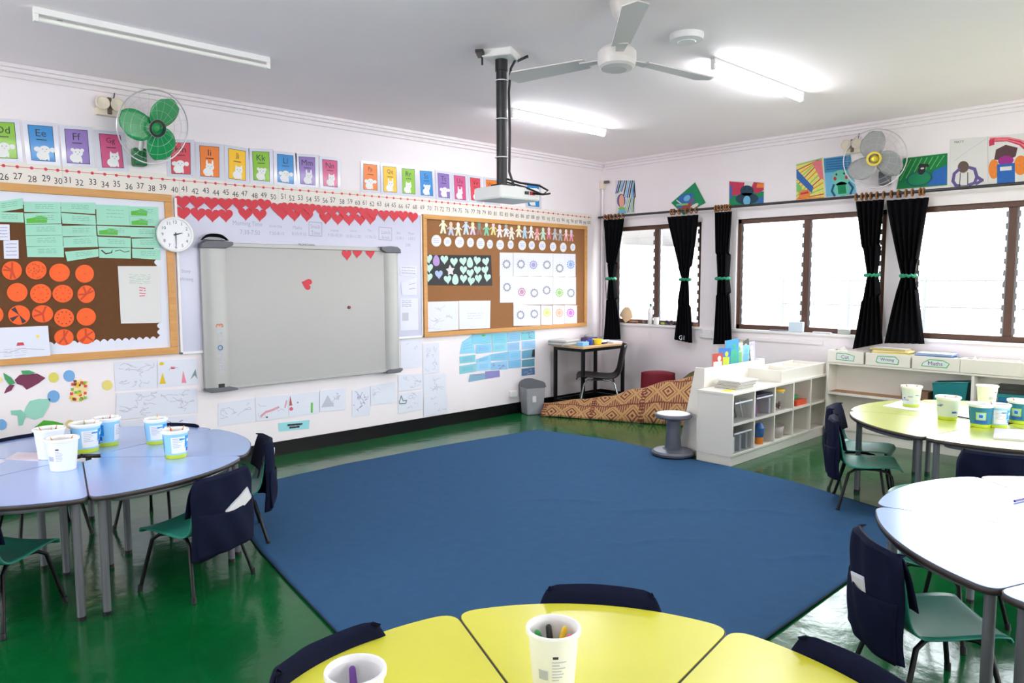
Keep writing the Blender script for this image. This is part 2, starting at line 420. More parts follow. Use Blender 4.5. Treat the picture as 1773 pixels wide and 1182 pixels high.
root = empty('house', (15.5, 13.5, -0.3), R(-4), 'pale house with a grey gable roof outside the corner window', 'building')
q = MB(); q.span((-4, -4, 0), (4, 4, 3.0), mat('house_render', (236, 232, 226), 0.8)); q.build('wall', root)
q = MB(); RF = mat('grey_roof_sheet', (216, 216, 220), 0.5)
q.add([(-4.6, -4.8, 2.9), (-4.6, 4.8, 2.9), (0, 4.8, 5.0), (0, -4.8, 5.0), (4.6, -4.8, 2.9), (4.6, 4.8, 2.9)], [(0, 3, 2, 1), (3, 4, 5, 2)], RF); q.build('roof', root, solid=0.15)
q = MB()
for dy in (-2.0, 2.0): q.span((-4.03, dy-.6, 1.0), (-3.99, dy+.6, 2.2), mat('house_window', (90, 100, 110), 0.2))
q.build('window', root)
# ------------------------------------------------------------------ left (whiteboard) wall: pin boards
def rect_board(name, x0, x1, z0, z1, back, fw, label, scallop=None):
    root = empty(name, ((x0+x1)/2, 0, z0), 0, label, 'pin board')
    def put(nm, d, **k):
        o = d.build(nm, root, **k); o.location = (-(x0+x1)/2, 0, -z0); return o
    d = Dec('L'); d.slab([(x0+.01, z0+.01), (x1-.01, z0+.01), (x1-.01, z1-.01), (x0+.01, z1-.01)], 0.001, 0.018, back); put('backing', d)
    d = Dec('L')
    d.slab([(x0, z0), (x1, z0), (x1, z0+fw), (x0, z0+fw)], 0.001, 0.036, PINE); d.slab([(x0, z1-fw), (x1, z1-fw), (x1, z1), (x0, z1)], 0.001, 0.036, PINE)
    d.slab([(x0, z0+fw), (x0+fw, z0+fw), (x0+fw, z1-fw), (x0, z1-fw)], 0.001, 0.036, PINE); d.slab([(x1-fw, z0+fw), (x1, z0+fw), (x1, z1-fw), (x1-fw, z1-fw)], 0.001, 0.036, PINE)
    put('frame', d, bev=0.004)
    if scallop:
        d = Dec('L'); w = scallop; r = 0.024
        ix0, ix1, iz0, iz1 = x0+fw, x1-fw, z0+fw, z1-fw
        for (ax, az, bx_, bz, sx, sz) in ((ix0, iz1, ix1, iz1, 0, -1), (ix1, iz1, ix1, iz0, -1, 0), (ix1, iz0, ix0, iz0, 0, 1)):
            L = math.hypot(bx_-ax, bz-az); n = int(L/(2*r)); pts = [(ax, az), (bx_, bz)]
            ux, uz = (bx_-ax)/L, (bz-az)/L; inn = []
            for i in range(n*6+1):
                t = L*i/(n*6); h = w-0.02+0.02*abs(math.sin(PI*i/6))
                inn.append((ax+ux*t+sx*h, az+uz*t+sz*h))
            d.slab(pts+inn[::-1], 0.018, 0.0195 if sx == 0 else .0192, PAPER)
        put('scalloped_border', d)
    return root
ZB0, ZB1 = 0.955, 2.183
rect_board('pin_board', -7.7, -5.205, ZB0, ZB1, BROWN, 0.055, 'pine-framed brown pin board with scalloped white border and orange circles', 0.09)
rect_board('pin_board', -2.815, -0.315, 0.945, 2.178, HESSIAN, 0.045, 'pine-framed tan pin board with paper children, beside the corner')
# large white writing board behind the interactive board
root = empty('writing_board', (-4.0, 0, 0.96), 0, 'wide pale lilac writing board on the wall behind the interactive board', 'writing board')
def wb(nm, d, **k): o = d.build(nm, root, **k); o.location = (4.0, 0, -0.96)
wx0, wx1 = -5.165, -2.836
d = Dec('L'); d.slab([(wx0, 0.962), (wx1, 0.962), (wx1, 2.165), (wx0, 2.165)], 0.001, 0.012, WBPANEL); 
k = 0.0125; INK2 = mat('faded_marker', (150, 150, 172), 0.6)
def wtext(t, u, v, h, M=INK2, wide=.85):
    a, bb = on_left(u, v, 0.012); d.text(t, a, bb, h, k, M, wide=wide)
for t, u, v, h in (('Morning Time', 429, 388, .048), ('7:30-7:50', 433, 402, .038), ('Social Day', 477.5, 392, .03), ('7:50-8:10', 479, 404, .03), ('Maths', 515, 394, .03), ('8:10-9:10', 518, 405, .03),
                   ('Snack', 546, 392, .035), ('Time', 546, 403, .035), ('Language', 579, 399, .026), ('9:30-10:30', 580, 407, .028), ('Literacy', 612, 400, .026), ('10:30-11:30', 612, 409, .028), ('Play', 640, 399, .028), ('11:30-12', 642, 410, .028),
                   ('Lunch', 668, 402, .035), ('Break', 668, 411, .03), ('Art', 690, 403, .026), ('12:30-1', 692, 412, .028), ('Music', 712, 404, .026), ('1:00-2', 713, 413, .028), ('2:00', 706, 424, .03), ('Story', 322, 470, .035), ('Writing', 323, 484, .035)): wtext(t, u, v, h)
for u0, v0, u1, v1 in ((535, 384, 557, 409), (656, 393, 678, 416)):
    q = [on_left(u, v, .012) for u, v in ((u0, v0), (u1, v0+1.5), (u1, v1), (u0, v1-1.5))]; d.line(q+[q[0]], .006, k, INK2)
wb('panel', d)
d = Dec('L')
for x0, x1, z0, z1 in ((wx0-.02, wx0, .945, 2.165), (wx1, wx1+.015, .945, 2.165), (wx0-.02, wx1+.015, .945, .965)): d.slab([(x0, z0), (x1, z0), (x1, z1), (x0, z1)], 0.001, 0.022, WHITEPL)
wb('edge_trim', d, bev=.003)

# interactive board
bx0, bx1 = -5.012, -3.137
bz0, bz1 = 0.627, 1.842
root = empty('interactive_board', ((bx0+bx1)/2, 0, bz0), 0, 'grey interactive whiteboard with aluminium side columns and dark corner caps', 'interactive board')
def ib(nm, d, **k): o = d.build(nm, root, **k); o.location = (-(bx0+bx1)/2, 0, -bz0); return o
d = Dec('L'); d.slab([(bx0+.1, bz0+.03), (bx1-.1, bz0+.03), (bx1-.1, bz1-.03), (bx0+.1, bz1-.03)], 0.016, 0.05, SMART)
ib('screen', d)
for z0, z1 in ((bz0+.012, bz0+.04), (bz1-.045, bz1-.012)):
    d = Dec('L'); d.slab([(bx0+.12, z0), (bx1-.12, z0), (bx1-.12, z1), (bx0+.12, z1)], 0.02, 0.062, ALU); o = ib('rail', d, bev=.004)
    if z1 > 1.5: g = Dec('L'); g.text('PROMETHEAN', *on_left(531, 423.5, .064), .017, .0625, INK); g.build('lettering', o)
for nm, xa, xb, sg in (('side_column', bx0, bx0+.2, 1), ('side_column', bx1-.165, bx1, -1)):
    b = Dec('L'); n = 12; prof = []
    for i in range(n+1):
        t = i/n; prof.append((xa+(xb-xa)*t, 0.02+0.065*math.sin(PI*(0.08+0.84*t))**0.6))
    prof = [(xa, .016)]+prof+[(xb, .016)]
    vs = [(x, -kk, bz0+.02) for x, kk in prof]+[(x, -kk, bz1-.02) for x, kk in prof]; N = len(prof)
    b.add(vs, [(i, i+1, N+i+1, N+i) for i in range(N-1)]+[list(range(N))[::-1], list(range(N, 2*N))], ALU)
    o = ib(nm, b, smooth=True)
    g = Dec('L'); xx = xa+.045 if sg == 1 else xb-.045
    if sg == 1:
        cx = xa+.115
        for t, z, h, M in (('activ', .845, .05, GREYINK), ('o', 0.985, .045, mat('logo_blue', (60, 110, 160))), ('ard', 1.07, .05, GREYINK), ('3', 1.165, .06, mat('logo_orange', (214, 110, 70)))):
            g.text(t, cx, z, h, .0865, M, ang=PI/2)
        g.text('b', cx, .935, .055, .0865, GREYINK, ang=PI/2)
        g.build('logo', o)
        g = Dec('L'); g.slab([(xa+.09, bz0+.03), (xa+.14, bz0+.03), (xa+.14, bz0+.065), (xa+.09, bz0+.065)], .07, .088, BLACKPL); g.build('control_buttons', o, bev=.003)
caps = ((bx0-.012, bz1-.06, bx0+.25, bz1+.004), (bx1-.21, bz1-.06, bx1+.012, bz1+.004), (bx0-.012, bz0-.004, bx0+.25, bz0+.035), (bx1-.17, bz0-.004, bx1+.012, bz0+.04))
for i, (x0, z0, x1, z1) in enumerate(caps):
    b = Dec('L'); L = i % 2 == 0; top = i < 2
    xs = (x0, x1) if L else (x1, x0); zz = (z1, z0) if top else (z0, z1)
    w = xs[1]-xs[0]; hgt = zz[1]-zz[0]
    pts = [(xs[0], zz[1]), (xs[0]+w*.02, zz[0]+hgt*.45), (xs[0]+w*.16, zz[0]+hgt*.1), (xs[0]+w*.5, zz[0]), (xs[1], zz[0]+hgt*.15), (xs[1], zz[0]+hgt*.55), (xs[0]+w*.75, zz[1])]
    b.slab(pts, 0.018, 0.094, GREYPL); ib('corner_cap', b, bev=.006)
# things stuck on the interactive board
def heart(cr, x, y, w, h, M, label, k0, ang=0, group=None, th=.0015, name='paper_heart'):
    u, v = cr(x, y); a, bb = on_left(u, v, k0); d = Dec('L'); d.slab(heart_pts(a, bb, w, h, ang), k0, k0+th, M); return tag(d.build(name), label, 'paper heart', group)
g = 'red hearts on the interactive board'
heart(cE, 770, 183, .1, .1, RED, 'red paper heart at the left of the three in the board top corner', .0515, .05, g)
heart(cE, 823, 172, .1, .1, RED, 'red paper heart in the middle of the three in the board top corner', .0535, -.1, g)
heart(cE, 890, 175, .1, .1, RED, 'red paper heart at the right of the three in the board top corner', .0515, .1, g)
heart(cE, 562, 328, .1, .1, RED, 'red paper heart turned sideways on the middle of the board', .0515, -1.9, g)
u, v = cE(781, 449); a, bb = on_left(u, v, .05); b = MB(); b.T = Matrix.Translation((a, -.051, bb)) @ Matrix.Rotation(PI/2, 4, 'X'); b.lathe([(0, .01), (.014, .009), (.016, 0), (0, 0)], mat('dark_red_magnet', (110, 24, 34), .3), 16)
tag(b.build('magnet', smooth=True), 'small dark red round magnet on the grey board', 'magnet')
b = MB(); b.T = Matrix.Translation((bx0+.115, -.055, bz1+.006)); b.grid(lambda s, t: ((s-.5)*.21, (t-.5)*.055, .052*(1-abs(2*s-1)**3)*(1-.5*abs(2*t-1)**4)), 12, 6, BLACKCLOTH); b.box((0, 0, .0), (.2, .05, .004), BLACKPL)
tag(b.build('board_eraser', smooth=True), 'black fuzzy board eraser on top of the board left corner', 'eraser')

# ------------------------------------------------------------------ number strips
N26 = [(30,535),(130,535),(235,550),(338,558),(425,562),(492,568),(580,577),(677,580),(768,585),(853,592),(942,600),(1025,605),(1108,612),(1190,615)]
NB = [(108,532),(190,537),(283,545),(375,553),(460,556),(545,565),(627,570),(703,578),(790,582),(868,590),(950,593),(1035,600),(1108,607),(1180,610),(1252,613),(1322,618),(1392,625),(1457,628),(1535,632),(1603,638)]
NC = [(65,315),(107,318),(152,322),(195,325),(242,328),(283,330),(325,335),(367,338),(410,345),(455,348),(497,350),(538,355),(573,358),(610,360),(648,362),(682,363),(722,368),(760,373),(793,375),(826,378),(860,380),(893,383),(930,386),(960,388),(993,391),(1025,395),(1057,397),(1090,400),(1120,402),(1150,405),(1183,408),(1213,411),(1243,413),(1272,416),(1302,419),(1330,421),(1357,424),(1381,427),(1406,430),(1431,433),(1456,436)]
NUMX = {}
for i, p in enumerate(N26): NUMX[26+i] = on_left(*cA(*p))
for i, p in enumerate(NB): NUMX[40+i] = on_left(*cB(*p))
for i, p in enumerate(NC): NUMX[60+i] = on_left(*cC(*p))
NUMX[25] = (NUMX[26][0]-.125, NUMX[26][1])
dots = [(4.7, 286.6), (55.7, 291), (160.5, 299.8), (240.4, 307), (321, 313.1), (444, 323.5), (605, 336.2), (729, 347), (868, 359.5), (1020, 376.5)]
DW = [on_left(*p) for p in dots]
def dotz(x):
    for i in range(len(DW)-1):
        if x <= DW[i+1][0] or i == len(DW)-2:
            t = (x-DW[i][0])/(DW[i+1][0]-DW[i][0]); return DW[i][1]+t*(DW[i+1][1]-DW[i][1])
RDOT = mat('red_dot', (206, 40, 66), .5)
for n0, n1 in ((25, 30), (31, 40), (41, 50), (51, 60), (61, 70), (71, 80), (81, 90), (91, 100)):
    d = Dec('L'); xa = NUMX[n0][0]-.055; xb = NUMX[n1][0]+.055
    if n0 > 25: xa = (NUMX[n0][0]+NUMX[n0-1][0])/2+.001
    if n1 < 100: xb = (NUMX[n1][0]+NUMX[n1+1][0])/2-.001
    za, zb = dotz(xa), dotz(xb)
    d.slab([(xa, za+.04), (xb, zb+.04), (xb, zb-.115), (xa, za-.115)], .0375 if False else .002, .0035, STRIP)
    d.line([(xa, za), (xb, zb)], .004, .0038, RDOT)
    for n in range(n0, n1+1):
        x, z = NUMX[n]; zz = dotz(x)
        d.flat([(x+.011*math.cos(2*PI*i/10), zz+.011*math.sin(2*PI*i/10)) for i in range(10)], .0041, RDOT)
        d.text(str(n), x, zz-.068+.006*math.sin(n*3.1), .044, .0040, INK, wide=.86)
    tag(d.build('number_strip'), 'paper number strip running from %d to %d above the boards' % (n0, n1), 'number strip', 'number strips along the wall')

# ------------------------------------------------------------------ alphabet cards
CARD = {'green': (128, 184, 30), 'blue': (10, 130, 202), 'purple': (134, 104, 178), 'pink': (206, 74, 128), 'red': (214, 62, 80), 'orange': (236, 122, 26), 'yellow': (244, 190, 8)}
ANW = mat('printed_white', (232, 232, 232), .5)
def animal(d, k, seed):
    rr = random.Random(seed); cx = .5+rr.uniform(-.06, .1)
    ear = seed % 4
    d.sell(cx-.08, .16, .26, .13, k, ANW)
    for dx in (-.24, -.05, .1): d.sflat([(cx+dx, .14), (cx+dx+.09, .14), (cx+dx+.08, .03), (cx+dx+.01, .03)], k+.0001, ANW)
    if ear == 0: d.sell(cx-.28, .33, .14, .07, k+.0001, ANW); d.sell(cx+.34, .33, .12, .07, k+.0001, ANW)
    elif ear == 1: d.sell(cx-.13, .45, .05, .1, k+.0001, ANW); d.sell(cx+.16, .45, .05, .1, k+.0001, ANW)
    elif ear == 2: d.sflat([(cx-.2, .36), (cx-.16, .5), (cx-.04, .42)], k+.0001, ANW); d.sflat([(cx+.22, .36), (cx+.2, .5), (cx+.06, .42)], k+.0001, ANW)
    else: d.sell(cx-.2, .4, .08, .05, k+.0001, ANW); d.sell(cx+.22, .4, .08, .05, k+.0001, ANW)
    d.sell(cx+.02, .32, .22, .12, k+.0002, ANW)
    for dx in (-.07, .1): d.sell(cx+dx, .34, .025, .013, k+.0003, INK, 8)
    d.sell(cx+.02, .28, .04, .015, k+.0003, GREYINK, 8)
def alpha_card(letter, colour, pts, cr, ai):
    M = mat('card_'+colour, CARD[colour], .45, coat=.3)
    d = Dec('L'); q = quad_px('L', pts, cr); d.quad(q)
    d.slab([d.st(-.2, -.1), d.st(1.2, -.1), d.st(1.2, 1.1), d.st(-.2, 1.1)], .0035, .005, LAM)
    d.sflat([(0, 0), (1, 0), (1, 1), (0, 1)], .0053, INK); d.sflat([(.025, .015), (.975, .015), (.975, .985), (.025, .985)], .0056, M)
    d.stext(letter+letter.lower(), .5, .79, .2, .0060, INK)
    d.sline([(.3, .6), (.7, .6)], .006, .0060, INK)
    animal(d, .0060, ai)
    tag(d.build('alphabet_card'), '%s alphabet card with the letters %s%s and a white animal' % (colour, letter, letter.lower()), 'alphabet card', 'alphabet cards above the number strips')
cycle = ['green', 'blue', 'purple', 'pink']
alpha_card('D', 'green', [(-75, 128), (105, 137), (130, 402), (-55, 395)], cA, 4)
alpha_card('E', 'blue', [(198, 150), (383, 165), (405, 425), (228, 412)], cA, 0)
alpha_card('F', 'purple', [(468, 180), (638, 192), (658, 442), (488, 432)], cA, 3)
alpha_card('G', 'pink', [(720, 215), (880, 228), (905, 470), (745, 465)], cA, 2)
for l, c, pts in (('H', 'red', [(72,130),(242,134),(245,405),(80,398)]), ('I', 'orange', [(318,155),(488,170),(490,430),(328,420)]), ('J', 'yellow', [(565,180),(715,205),(715,458),(568,440)]),
                  ('K', 'green', [(768,205),(915,212),(920,465),(780,452)]), ('L', 'blue', [(980,228),(1120,242),(1125,488),(985,468)]), ('M', 'purple', [(1165,250),(1305,258),(1308,498),(1178,485)]), ('N', 'pink', [(1365,272),(1495,287),(1498,515),(1375,502)])):
    alpha_card(l, c, pts, cB, ord(l))
for l, c, pts in (('P', 'orange', [(100,80),(182,88),(185,243),(100,236)]), ('Q', 'yellow', [(217,95),(298,102),(302,256),(222,250)]), ('R', 'green', [(330,108),(408,115),(413,266),(335,260)]), ('S', 'blue', [(438,122),(512,128),(520,277),(445,270)]),
                  ('T', 'purple', [(545,136),(615,145),(620,290),(552,283)]), ('U', 'pink', [(643,150),(712,158),(718,302),(650,294)]), ('V', 'red', [(740,163),(802,171),(806,307),(748,300)]), ('W', 'orange', [(836,176),(905,184),(909,318),(842,312)]),
                  ('Z', 'blue', [(1085,206),(1155,214),(1158,342),(1090,334)])):
    alpha_card(l, c, pts, cC, ord(l))

# ------------------------------------------------------------------ red hearts along the top of the writing board
hu = [cB(*p) for p in ((178,645),(300,645),(425,655),(545,662),(660,662),(770,670),(875,668))]
cHt = crop(440, 330, 5.91)
hu += [cHt(*p) for p in ((240,190),(345,185),(455,190),(570,195),(690,208),(795,215),(910,218),(1015,218),(1125,232),(1218,244),(1330,258),(1435,262),(1525,264),(1625,277))]
hl = [cB(*p) for p in ((180,740),(312,748),(432,758),(545,758),(715,745),(835,753))]
hl += [cHt(*p) for p in ((290,240),(410,255),(540,260),(730,285),(855,295),(970,302),(1085,302),(1190,292))]
idn = lambda x, y: (x, y)
for nm, row, k0 in (('lower', hl, .0128), ('upper', hu, .0150)):
    for i, (u, v) in enumerate(row):
        a = on_left(u, v)[0]; near = min(NUMX, key=lambda n: abs(NUMX[n][0]-a))
        heart(idn, u, v, .122, .108, RED, 'red paper heart, %s from the left in the %s row, below number %d' % (ORD[i], nm, near), k0+.0008*(i % 2)+(.0018 if nm == 'upper' else 0), random.uniform(-.08, .08), 'red hearts on the writing board')

# ------------------------------------------------------------------ papers on the brown pin board
K = .021
G = [[(-60,722),(160,688),(165,765),(-60,800)], [(-60,790),(165,795),(170,868),(-60,862)],
 [(168,715),(435,720),(438,795),(172,790)], [(172,800),(440,795),(442,875),(178,880)], [(180,882),(445,880),(450,958),(183,962)], [(183,965),(452,960),(455,1040),(188,1042)], [(190,1045),(460,1040),(462,1120),(195,1118)],
 [(440,720),(690,722),(690,805),(440,790)], [(440,797),(690,815),(695,885),(450,875)], [(447,892),(695,888),(700,965),(452,968)], [(455,975),(705,965),(710,1045),(460,1050)], [(468,1080),(712,1060),(715,1115),(485,1150)],
 [(697,735),(940,745),(945,890),(700,882)], [(702,890),(945,900),(948,968),(708,960)], [(708,970),(948,980),(950,1050),(715,1045)], [(717,1052),(950,1052),(950,1130),(720,1125)],
 [(938,748),(1148,755),(1150,830),(940,820)], [(940,822),(1150,830),(1155,895),(945,890)], [(945,900),(1155,905),(1158,978),(948,975)], [(955,985),(1160,980),(1165,1055),(960,1050)], [(957,1058),(1165,1062),(1165,1140),(960,1125)]]
where = ['upper of two at the photo left edge', 'lower of two at the photo left edge']
for ci, n in enumerate((5, 5, 4, 5)):
    for ri in range(n): where.append('%s from top in the %s full column' % (ORD[ri], ORD[ci]))
GRASS = mat('crayon_green', (90, 180, 60), .7)
def gdraw(i):
    def f(d, k):
        rr = random.Random(i)
        if i in (3, 13, 16, 17): d.sflat([(.05, .1), (.6, .1), (.62, .6), (.4, .75), (.2, .55), (.05, .5)], k, GRASS)
        elif i == 15: d.sflat([(.05, .75), (.2, .35), (.4, .5), (.42, .9), (.36, .55), (.2, .5), (.1, .8)], k, INK)
        if i != 15: rows(3, mat('grey_green_pen', (128, 176, 160), .7), .3, .8, .75, .4, .004, i)(d, k)
        else: d.sline([(.5, .7), (.65, .8), (.8, .6), (.95, .7)], .005, k, INK)
    return f
for i, q in enumerate(G):
    sheet('green_paper', 'L', q, MINT, 'mint green paper on the brown board, %s' % where[i], 'paper', K+.0016*(i % 3), .001, cA, 'mint green papers on the brown pin board', gdraw(i))
sheet('note_paper', 'L', [(-60,880),(65,882),(68,995),(-60,995)], PAPER, 'small white note at the photo left edge, above another note', 'paper', K, .001, cA, None, rows(4, LILINK, seed=3))
sheet('note_paper', 'L', [(20,998),(130,995),(132,1130),(25,1130)], PAPER, 'small white note with pale writing just above the orange circles', 'paper', K+.002, .001, cA, None, rows(4, LILINK, seed=4))
O = [(70,137,62,58),(220,135,65,57),(365,150,64,56),(520,157,58,56),(103,272,64,58),(248,280,66,60),(385,280,64,55),(530,283,54,55),(-38,410,56,54),(115,412,68,60),(260,405,66,54),(393,430,62,56),(530,423,60,55),(392,550,60,50),(528,542,57,50)]
od = ['dark wedge pattern', 'many small dots', 'a plain face', 'a plain face', 'a plain face', 'large dots', 'a dotted ring', 'red scribbles', 'its left part cut off', 'a dark segment fan', 'a dark centre line', 'dark dots round the rim', 'a plain face', 'faint spokes', 'dark spokes']
op = [(0, 0), (0, 1), (0, 2), (0, 3), (1, 0), (1, 1), (1, 2), (1, 3), (2, 0), (2, 1), (2, 2), (2, 3), (2, 4), (3, 0), (3, 1)]
rn = ['top', 'second', 'third', 'bottom']
for i, (x, y, rx, ry) in enumerate(O):
    d = Dec('L'); q = quad_px('L', [(x-rx, y-ry), (x+rx, y-ry), (x+rx, y+ry), (x-rx, y+ry)], cD); d.quad(q)
    n = 28; d.slab([d.st(.5+.5*math.cos(2*PI*j/n), .5+.5*math.sin(2*PI*j/n)) for j in range(n)], K, K+.0012, ORANGE); k = K+.0016
    rr = random.Random(i)
    if i in (1, 5, 6, 11):
        for j in range(22 if i == 1 else 10):
            a = 2*PI*j/(22 if i == 1 else 10); r = rr.uniform(.12, .42) if i == 1 else .34; d.sell(.5+r*math.cos(a), .5+r*math.sin(a), .035, .035, k, ORANGED if i != 11 else INK, 8)
    elif i == 9:
        for j in (0, 2, 4): a = 2+j*.75; d.sflat([(.5, .5), (.5+.46*math.cos(a), .5+.46*math.sin(a)), (.5+.46*math.cos(a+.5), .5+.46*math.sin(a+.5))], k, INK)
    elif i in (0, 7, 13, 14, 10):
        for j in range(5): a = rr.uniform(0, 6); d.sline([(.5, .5), (.5+.42*math.cos(a), .5+.42*math.sin(a))], .012, k, ORANGED)
    d.sell(.5, .5, .03, .03, k, ORANGED, 8)
    r_, c_ = op[i]
    tag(d.build('orange_circle'), 'orange paper circle with %s, %s from left in the %s row' % (od[i], ORD[c_], rn[r_]), 'paper circle', 'orange circles on the brown pin board')
def listdraw(d, k):
    rows(6, mat('pale_green_pen', (170, 196, 170)), .25, .75, .85, .7, .004, 1)(d, k); rows(4, REDINK, .48, .62, .62, .48, .006, 2)(d, k)
sheet('list_paper', 'L', [(725,110),(990,110),(993,460),(745,465)], PAPERW, 'white list paper with small red writing at the right of the brown pin board', 'paper', K, .0015, cD, None, listdraw)
def sq(d, k): d.sflat([(.42, .4), (.56, .4), (.54, .5), (.44, .5)], k, REDINK); d.sell(.8, .66, .03, .05, k, mat('crayon_yellow', (240, 210, 60))); rows(4, GREYINK, .2, .6, .3, .1, .003, 5)(d, k); d.sline([(.05, .25), (.3, .2), (.5, .3), (.9, .22)], .005, k, GREYINK)
sheet('drawing_paper', 'L', [(-60,492),(290,478),(305,662),(-60,690)], PAPER, 'white drawing with a small red hut at the bottom of the brown pin board', 'drawing', .0375, .001, cD, None, sq)

# ------------------------------------------------------------------ clock
u, v = 304, 406; a, bb = on_left(u, v, .06)
root = empty('wall_clock', (a, -.037, bb), 0, 'round white wall clock showing half past two, on the pin board corner', 'clock')
RX = Matrix.Rotation(PI/2, 4, 'X')
b = MB(); b.T = RX; b.lathe([(.134, 0), (.136, .012), (.136, .03), (.13, .036), (.12, .034), (.118, .026)], WHITEPL, 40); b.build('rim', root, smooth=True)
b = MB(); b.T = RX; b.lathe([(0, .024), (.121, .024)], mat('clock_face', (236, 236, 240), .5), 40)
for h in range(1, 13):
    an = PI/2-h*PI/6; vs, fs, w = text_mesh(str(h)); hh = .024
    b.add([(.096*math.cos(an)+x*hh, .096*math.sin(an)+y*hh, .0245) for x, y in vs], fs, INK)
b.build('face', root)
def hand(nm, ang, L, w, z):
    q = MB(); q.T = RX @ Matrix.Rotation(ang, 4, 'Z'); q.prism([(-.015, -w), (L, -w*.4), (L, w*.4), (-.015, w)], z, z+.0015, INK); q.build(nm, root)
hand('hour_hand', PI/2-(2.5)*PI/6, .055, .006, .026); hand('minute_hand', -PI/2, .085, .004, .029)

# ------------------------------------------------------------------ papers on the writing board edge and below the boards
sheet('timetable_paper', 'L', [(316,695),(418,700),(420,762),(318,755)], PAPER, 'white timetable paper right of the interactive board, topmost of three', 'paper', .0125, .001, cC, None, rows(3, INK2, .1, .9, .85, .3, .006, 8))
sheet('curled_paper', 'L', [(318,795),(418,765),(418,872),(330,872)], PAPER, 'white paper with a lifted left edge, middle of three right of the interactive board', 'paper', .015, .001, cC, None, rows(2, INK2, .5, .9, .7, .4, .006, 9))
def pcol(d, k): rows(4, INK2, .1, .6, .92, .75, .006, 2)(d, k); d.sflat([(.1, .3), (.45, .3), (.45, .55), (.1, .55)], k, GREYINK)
sheet('notice_paper', 'L', [(318,890),(425,890),(428,1080),(320,1085)], PAPER, 'white notice with a grey square, lowest of three right of the interactive board', 'paper', .0125, .001, cC, None, pcol)
cL = crop(190, 610, 9.094)
def dB(d, k):
    Y = mat('crayon_gold', (226, 190, 30)); P2 = mat('crayon_pink', (226, 130, 150)); SG = mat('crayon_slate', (120, 140, 140))
    d.sflat([(.04, .12), (.12, .55), (.2, .12)], k, Y); d.sell(.1, .88, .06, .06, k, Y); d.sflat([(.58, .1), (.63, .58), (.7, .08)], k, P2); d.sflat([(.8, .2), (.95, .6), (.98, .2), (.92, .35)], k, SG); d.sell(.38, .7, .07, .05, k, REDINK); d.sline([(.28, .62), (.34, .75), (.5, .68)], .006, k, GREYINK)
for i, (pts, lab, dr) in enumerate((([(60,150),(735,112),(742,560),(90,600)], 'pencil drawing in faint lines, top left of the group under the clock', scribble(12, GREYINK, .004, 1)),
    ([(750,130),(1365,95),(1395,495),(750,552)], 'coloured drawing with a yellow skirt and figures, under the clock', dB),
    ([(100,640),(780,590),(790,990),(95,1065)], 'pencil drawing of small figures, left one of the row below the yellow skirt drawing', scribble(14, GREYINK, .004, 2)),
    ([(755,592),(1370,560),(1380,945),(790,1000)], 'pencil drawing with faint lines, directly below the yellow skirt drawing', scribble(10, GREYINK, .004, 3)),
    ([(110,1090),(745,1030),(745,1290),(110,1350)], 'low pencil drawing partly hidden behind the blue table, left one', scribble(10, GREYINK, .004, 4)),
    ([(760,1030),(1350,975),(1350,1230),(760,1290)], 'low drawing in violet pencil partly hidden behind the blue table, right one', scribble(10, LILINK, .004, 5)))):
    sheet('drawing_paper', 'L', pts, PAPER, lab, 'drawing', .002+.0014*(i % 3), .001, cL, 'drawings below the clock', dr)
cU = crop(370, 640, 5.373)
def dC(d, k): d.sline([(.15, .2), (.3, .35), (.5, .4), (.7, .5)], .02, k, mat('crayon_rose', (214, 150, 160))); d.sline([(.9, .45), (.95, .75)], .012, k, mat('crayon_rose', (214, 150, 160))); d.sell(.33, .12, .03, .04, k, INK, 8); scribble(4, GREYINK, .004, 4)(d, k)
def dD(d, k): d.sflat([(.02, .5), (.06, .95), (.12, .5)], k, mat('crayon_brown', (170, 80, 60))); d.sell(.08, .35, .06, .08, k, mat('crayon_magenta', (214, 90, 120))); d.sline([(.76, .1), (.76, .5)], .02, k, GRASS); d.sell(.3, .6, .02, .03, k, INK, 8)
def dE(d, k): d.sflat([(.05, .2), (.3, .75), (.55, .2)], k, mat('pencil_hatch', (186, 188, 200))); scribble(6, GREYINK, .005, 6)(d, k)
for i, (pts, lab, dr) in enumerate((([(40,310),(375,262),(378,480),(40,525)], 'faint pencil drawing, leftmost below the interactive board', scribble(9, GREYINK, .004, 11)),
    ([(385,258),(690,232),(690,440),(395,480)], 'drawing with pink crayon lines, second from left below the interactive board', dC),
    ([(690,228),(980,202),(975,405),(700,440)], 'drawing with a red figure at its left, third from left below the interactive board', dD),
    ([(985,192),(1225,167),(1225,370),(985,390)], 'drawing of a hatched grey hill, fourth from left below the interactive board', dE),
    ([(1285,192),(1450,152),(1450,425),(1285,440)], 'tall drawing with blue pencil at its foot, below the interactive board', scribble(12, LILINK, .004, 13)),
    ([(1455,150),(1690,105),(1690,300),(1460,330)], 'pale drawing tucked under the right corner of the interactive board', scribble(5, GREYINK, .004, 14)))):
    sheet('drawing_paper', 'L', pts, PAPER, lab, 'drawing', .002+.0014*(i % 2), .001, cU, 'drawings below the interactive board', dr)
sheet('blue_label', 'L', [(600,495),(890,465),(885,545),(605,572)], mat('aqua_paper', (150, 214, 222)), 'aqua blue word label near the skirting below the interactive board', 'label', .002, .001, cU, None, lambda d, k: (rows(1, INK, .3, .75, .62, .62, .018, 1)(d, k), rows(1, INK, .36, .66, .32, .32, .018, 2)(d, k)))
cV = crop(670, 580, 7.877)
